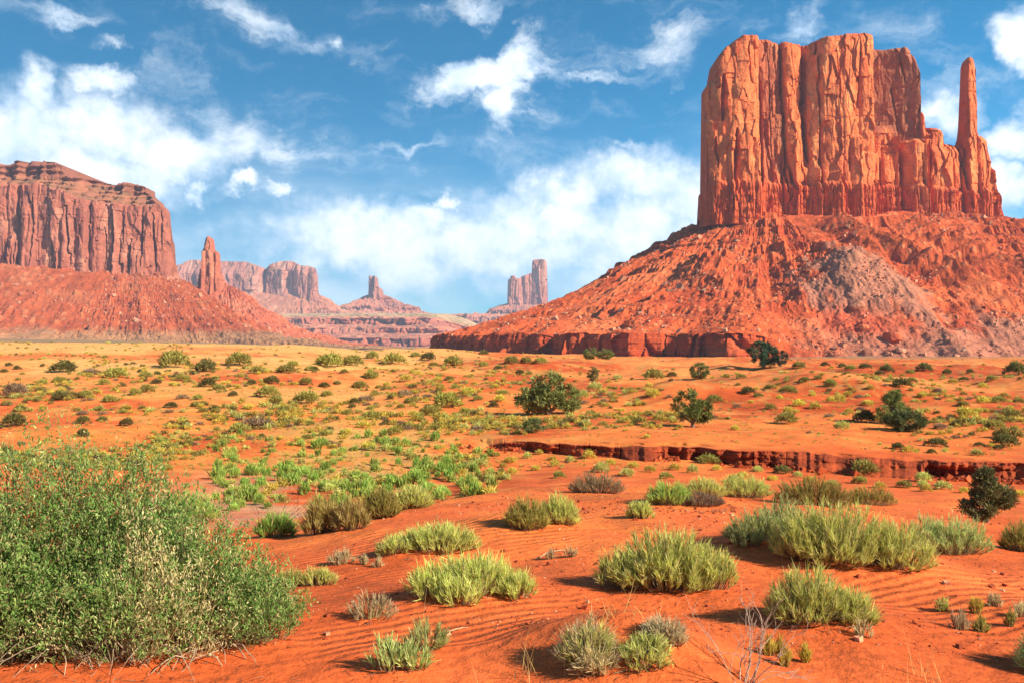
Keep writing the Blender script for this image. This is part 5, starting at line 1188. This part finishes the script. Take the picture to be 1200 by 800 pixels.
def litter():
    rg = np.random.default_rng(66)
    # dead twigs and leaf litter round the shrubs, small stones on the sand
    spots = [(150, 770, 200, 40, 700), (700, 790, 70, 16, 160), (780, 702, 90, 10, 160), (960, 735, 80, 10, 140), (560, 706, 80, 8, 120), (980, 672, 110, 8, 130), (620, 622, 60, 6, 90), (1150, 730, 60, 18, 130),
             (840, 596, 70, 12, 160), (360, 612, 90, 22, 420), (480, 655, 60, 6, 70), (1120, 650, 60, 6, 80), (960, 600, 120, 14, 260), (450, 792, 50, 8, 80), (430, 728, 40, 6, 60), (690, 578, 60, 6, 100), (1100, 590, 110, 14, 260)]
    P = []
    for px, py, sx, sy, n in spots:
        for k in range(n // 2):
            q = hit(px + rg.normal() * sx * .5, min(799, py + rg.normal() * sy * .6)); P.append((q[0], q[1], q[2] + .006))
    P = np.array(P); n = len(P); d = unit(np.stack([rg.normal(size=n), rg.normal(size=n), np.abs(rg.normal(size=n)) * .18], -1))
    V, F, t = ribbons(P, d, rg.uniform(.02, .09, n) * np.clip(P[:, 1] / 8, .7, 2), .006 * np.clip(P[:, 1] / 8, .8, 2), rg.normal(size=(n, 3)) * .12, 3, rg)
    C = np.array([[.16, .09, .05], [.30, .2, .11], [.10, .055, .035], [.38, .28, .16]])[rg.integers(0, 4, n)]
    tag(mesh_obj('dry_litter', V, F, M_leaf, None, np.repeat(C[:, None], t.shape[1], 1)), kind='stuff')
    M = 6000; k = np.arange(M); path = k < 1400
    px = np.where(path, rg.uniform(560, 880, M), rg.uniform(-40, 1240, M)); py = np.where(path, 632 + rg.normal(size=M) * 9 + (k % 3 == 0) * rg.uniform(-25, 60, M), 556 + 246 * rg.uniform(size=M))
    ds = 1560 / np.maximum(20, py - 500); xs = (px - 600) / 1000 * ds; P = np.stack([xs, ds, ground(xs, ds) + .001], -1)
    S_ = (rg.pareto(2.5, M) * .004 + .004) * np.where(ds < 12, 1, 1.7); Cc = np.where((rg.uniform(size=M) < .75)[:, None], [.30, .065, .025], [.5, .24, .13])
    rubble('gravel', None, M_pebble, np.array(P), np.minimum(S_, .035), Cc, 12)
litter()

def bank_clods():
    rg = np.random.default_rng(31); n = 1500; b = rg.uniform(530, 1300, n); d = bank_d(b) - .35 - np.abs(rg.normal(size=n)) * .55; x = (b - 600) / 1000 * d
    sz = np.minimum(rg.pareto(2.2, n) * .03 + .03, .2); keep = fbm(x / 1.6, 0 * x, 51, 3) > -.15
    P = np.stack([x, d, ground(x, d) + sz * .3], -1)[keep]
    rubble('bank_rubble', None, M_bank, P, sz[keep], np.array([.42, .08, .025]) * rg.uniform(.6, 1.2, (keep.sum(), 1)), 32)
bank_clods()

def boulder(label, px, py, w, colour, seed):
    u = (px - 600) / 1000; v = (400 - py) / 1000
    fl = BUTTE_P.reshape(-1, 3); m = fl[:, 1] < 840
    q = np.hypot(fl[m, 0] / fl[m, 1] - u, fl[m, 2] / fl[m, 1] - v) + fl[m, 1] * 1e-6; p = fl[m][np.argmin(q)]
    s = w / 1000 * p[1] / 2; rg = np.random.default_rng(seed)
    bm = bpy.data.meshes.new('tmp')
    import bmesh
    b = bmesh.new(); bmesh.ops.create_icosphere(b, subdivisions=3, radius=1.0)
    V = np.array([x.co[:] for x in b.verts]); F = np.array([[x.index for x in f.verts] for f in b.faces]); b.free()
    for k in range(11):      # broken flat faces
        nrm = unit(rg.normal(size=3)); h = rg.uniform(.55, .85); dd = V @ nrm; V = V - np.maximum(0, dd - h)[:, None] * nrm
    V = V * np.array([1, .8, rg.uniform(.6, .8)]) * s
    n = fbm(V[:, 0] / s * 2 + V[:, 1] / s, V[:, 2] / s * 3, seed, 3); V = V * (1 + .08 * n)[:, None]
    o = mesh_obj('boulder', V, F, M_scree, None, np.asarray(colour) * (1 + .4 * n)[:, None]); o.location = (p[0], p[1], p[2] + s * .2)
    tag(o, label, 'boulder')
boulder('biggest red boulder low on the grey scree mound', 1046, 398, 24, (.50, .10, .04), 1)
boulder('red block left of the biggest red boulder, on the scree mound', 1014, 386, 14, (.52, .13, .05), 2)
boulder('pale pink block below the biggest red boulder', 1055, 412, 13, (.50, .22, .13), 3)
boulder('red boulder near the top of the red patch right on the scree mound', 1098, 366, 16, (.46, .12, .06), 4)
boulder('orange block just below the red boulder right on the scree mound', 1107, 382, 10, (.58, .22, .10), 5)
boulder('flat pinkish block low at the right foot of the scree mound', 1120, 420, 12, (.46, .18, .10), 6)
boulder('rounded tan boulder on the left edge of the scree mound', 1003, 362, 22, (.40, .16, .09), 7)
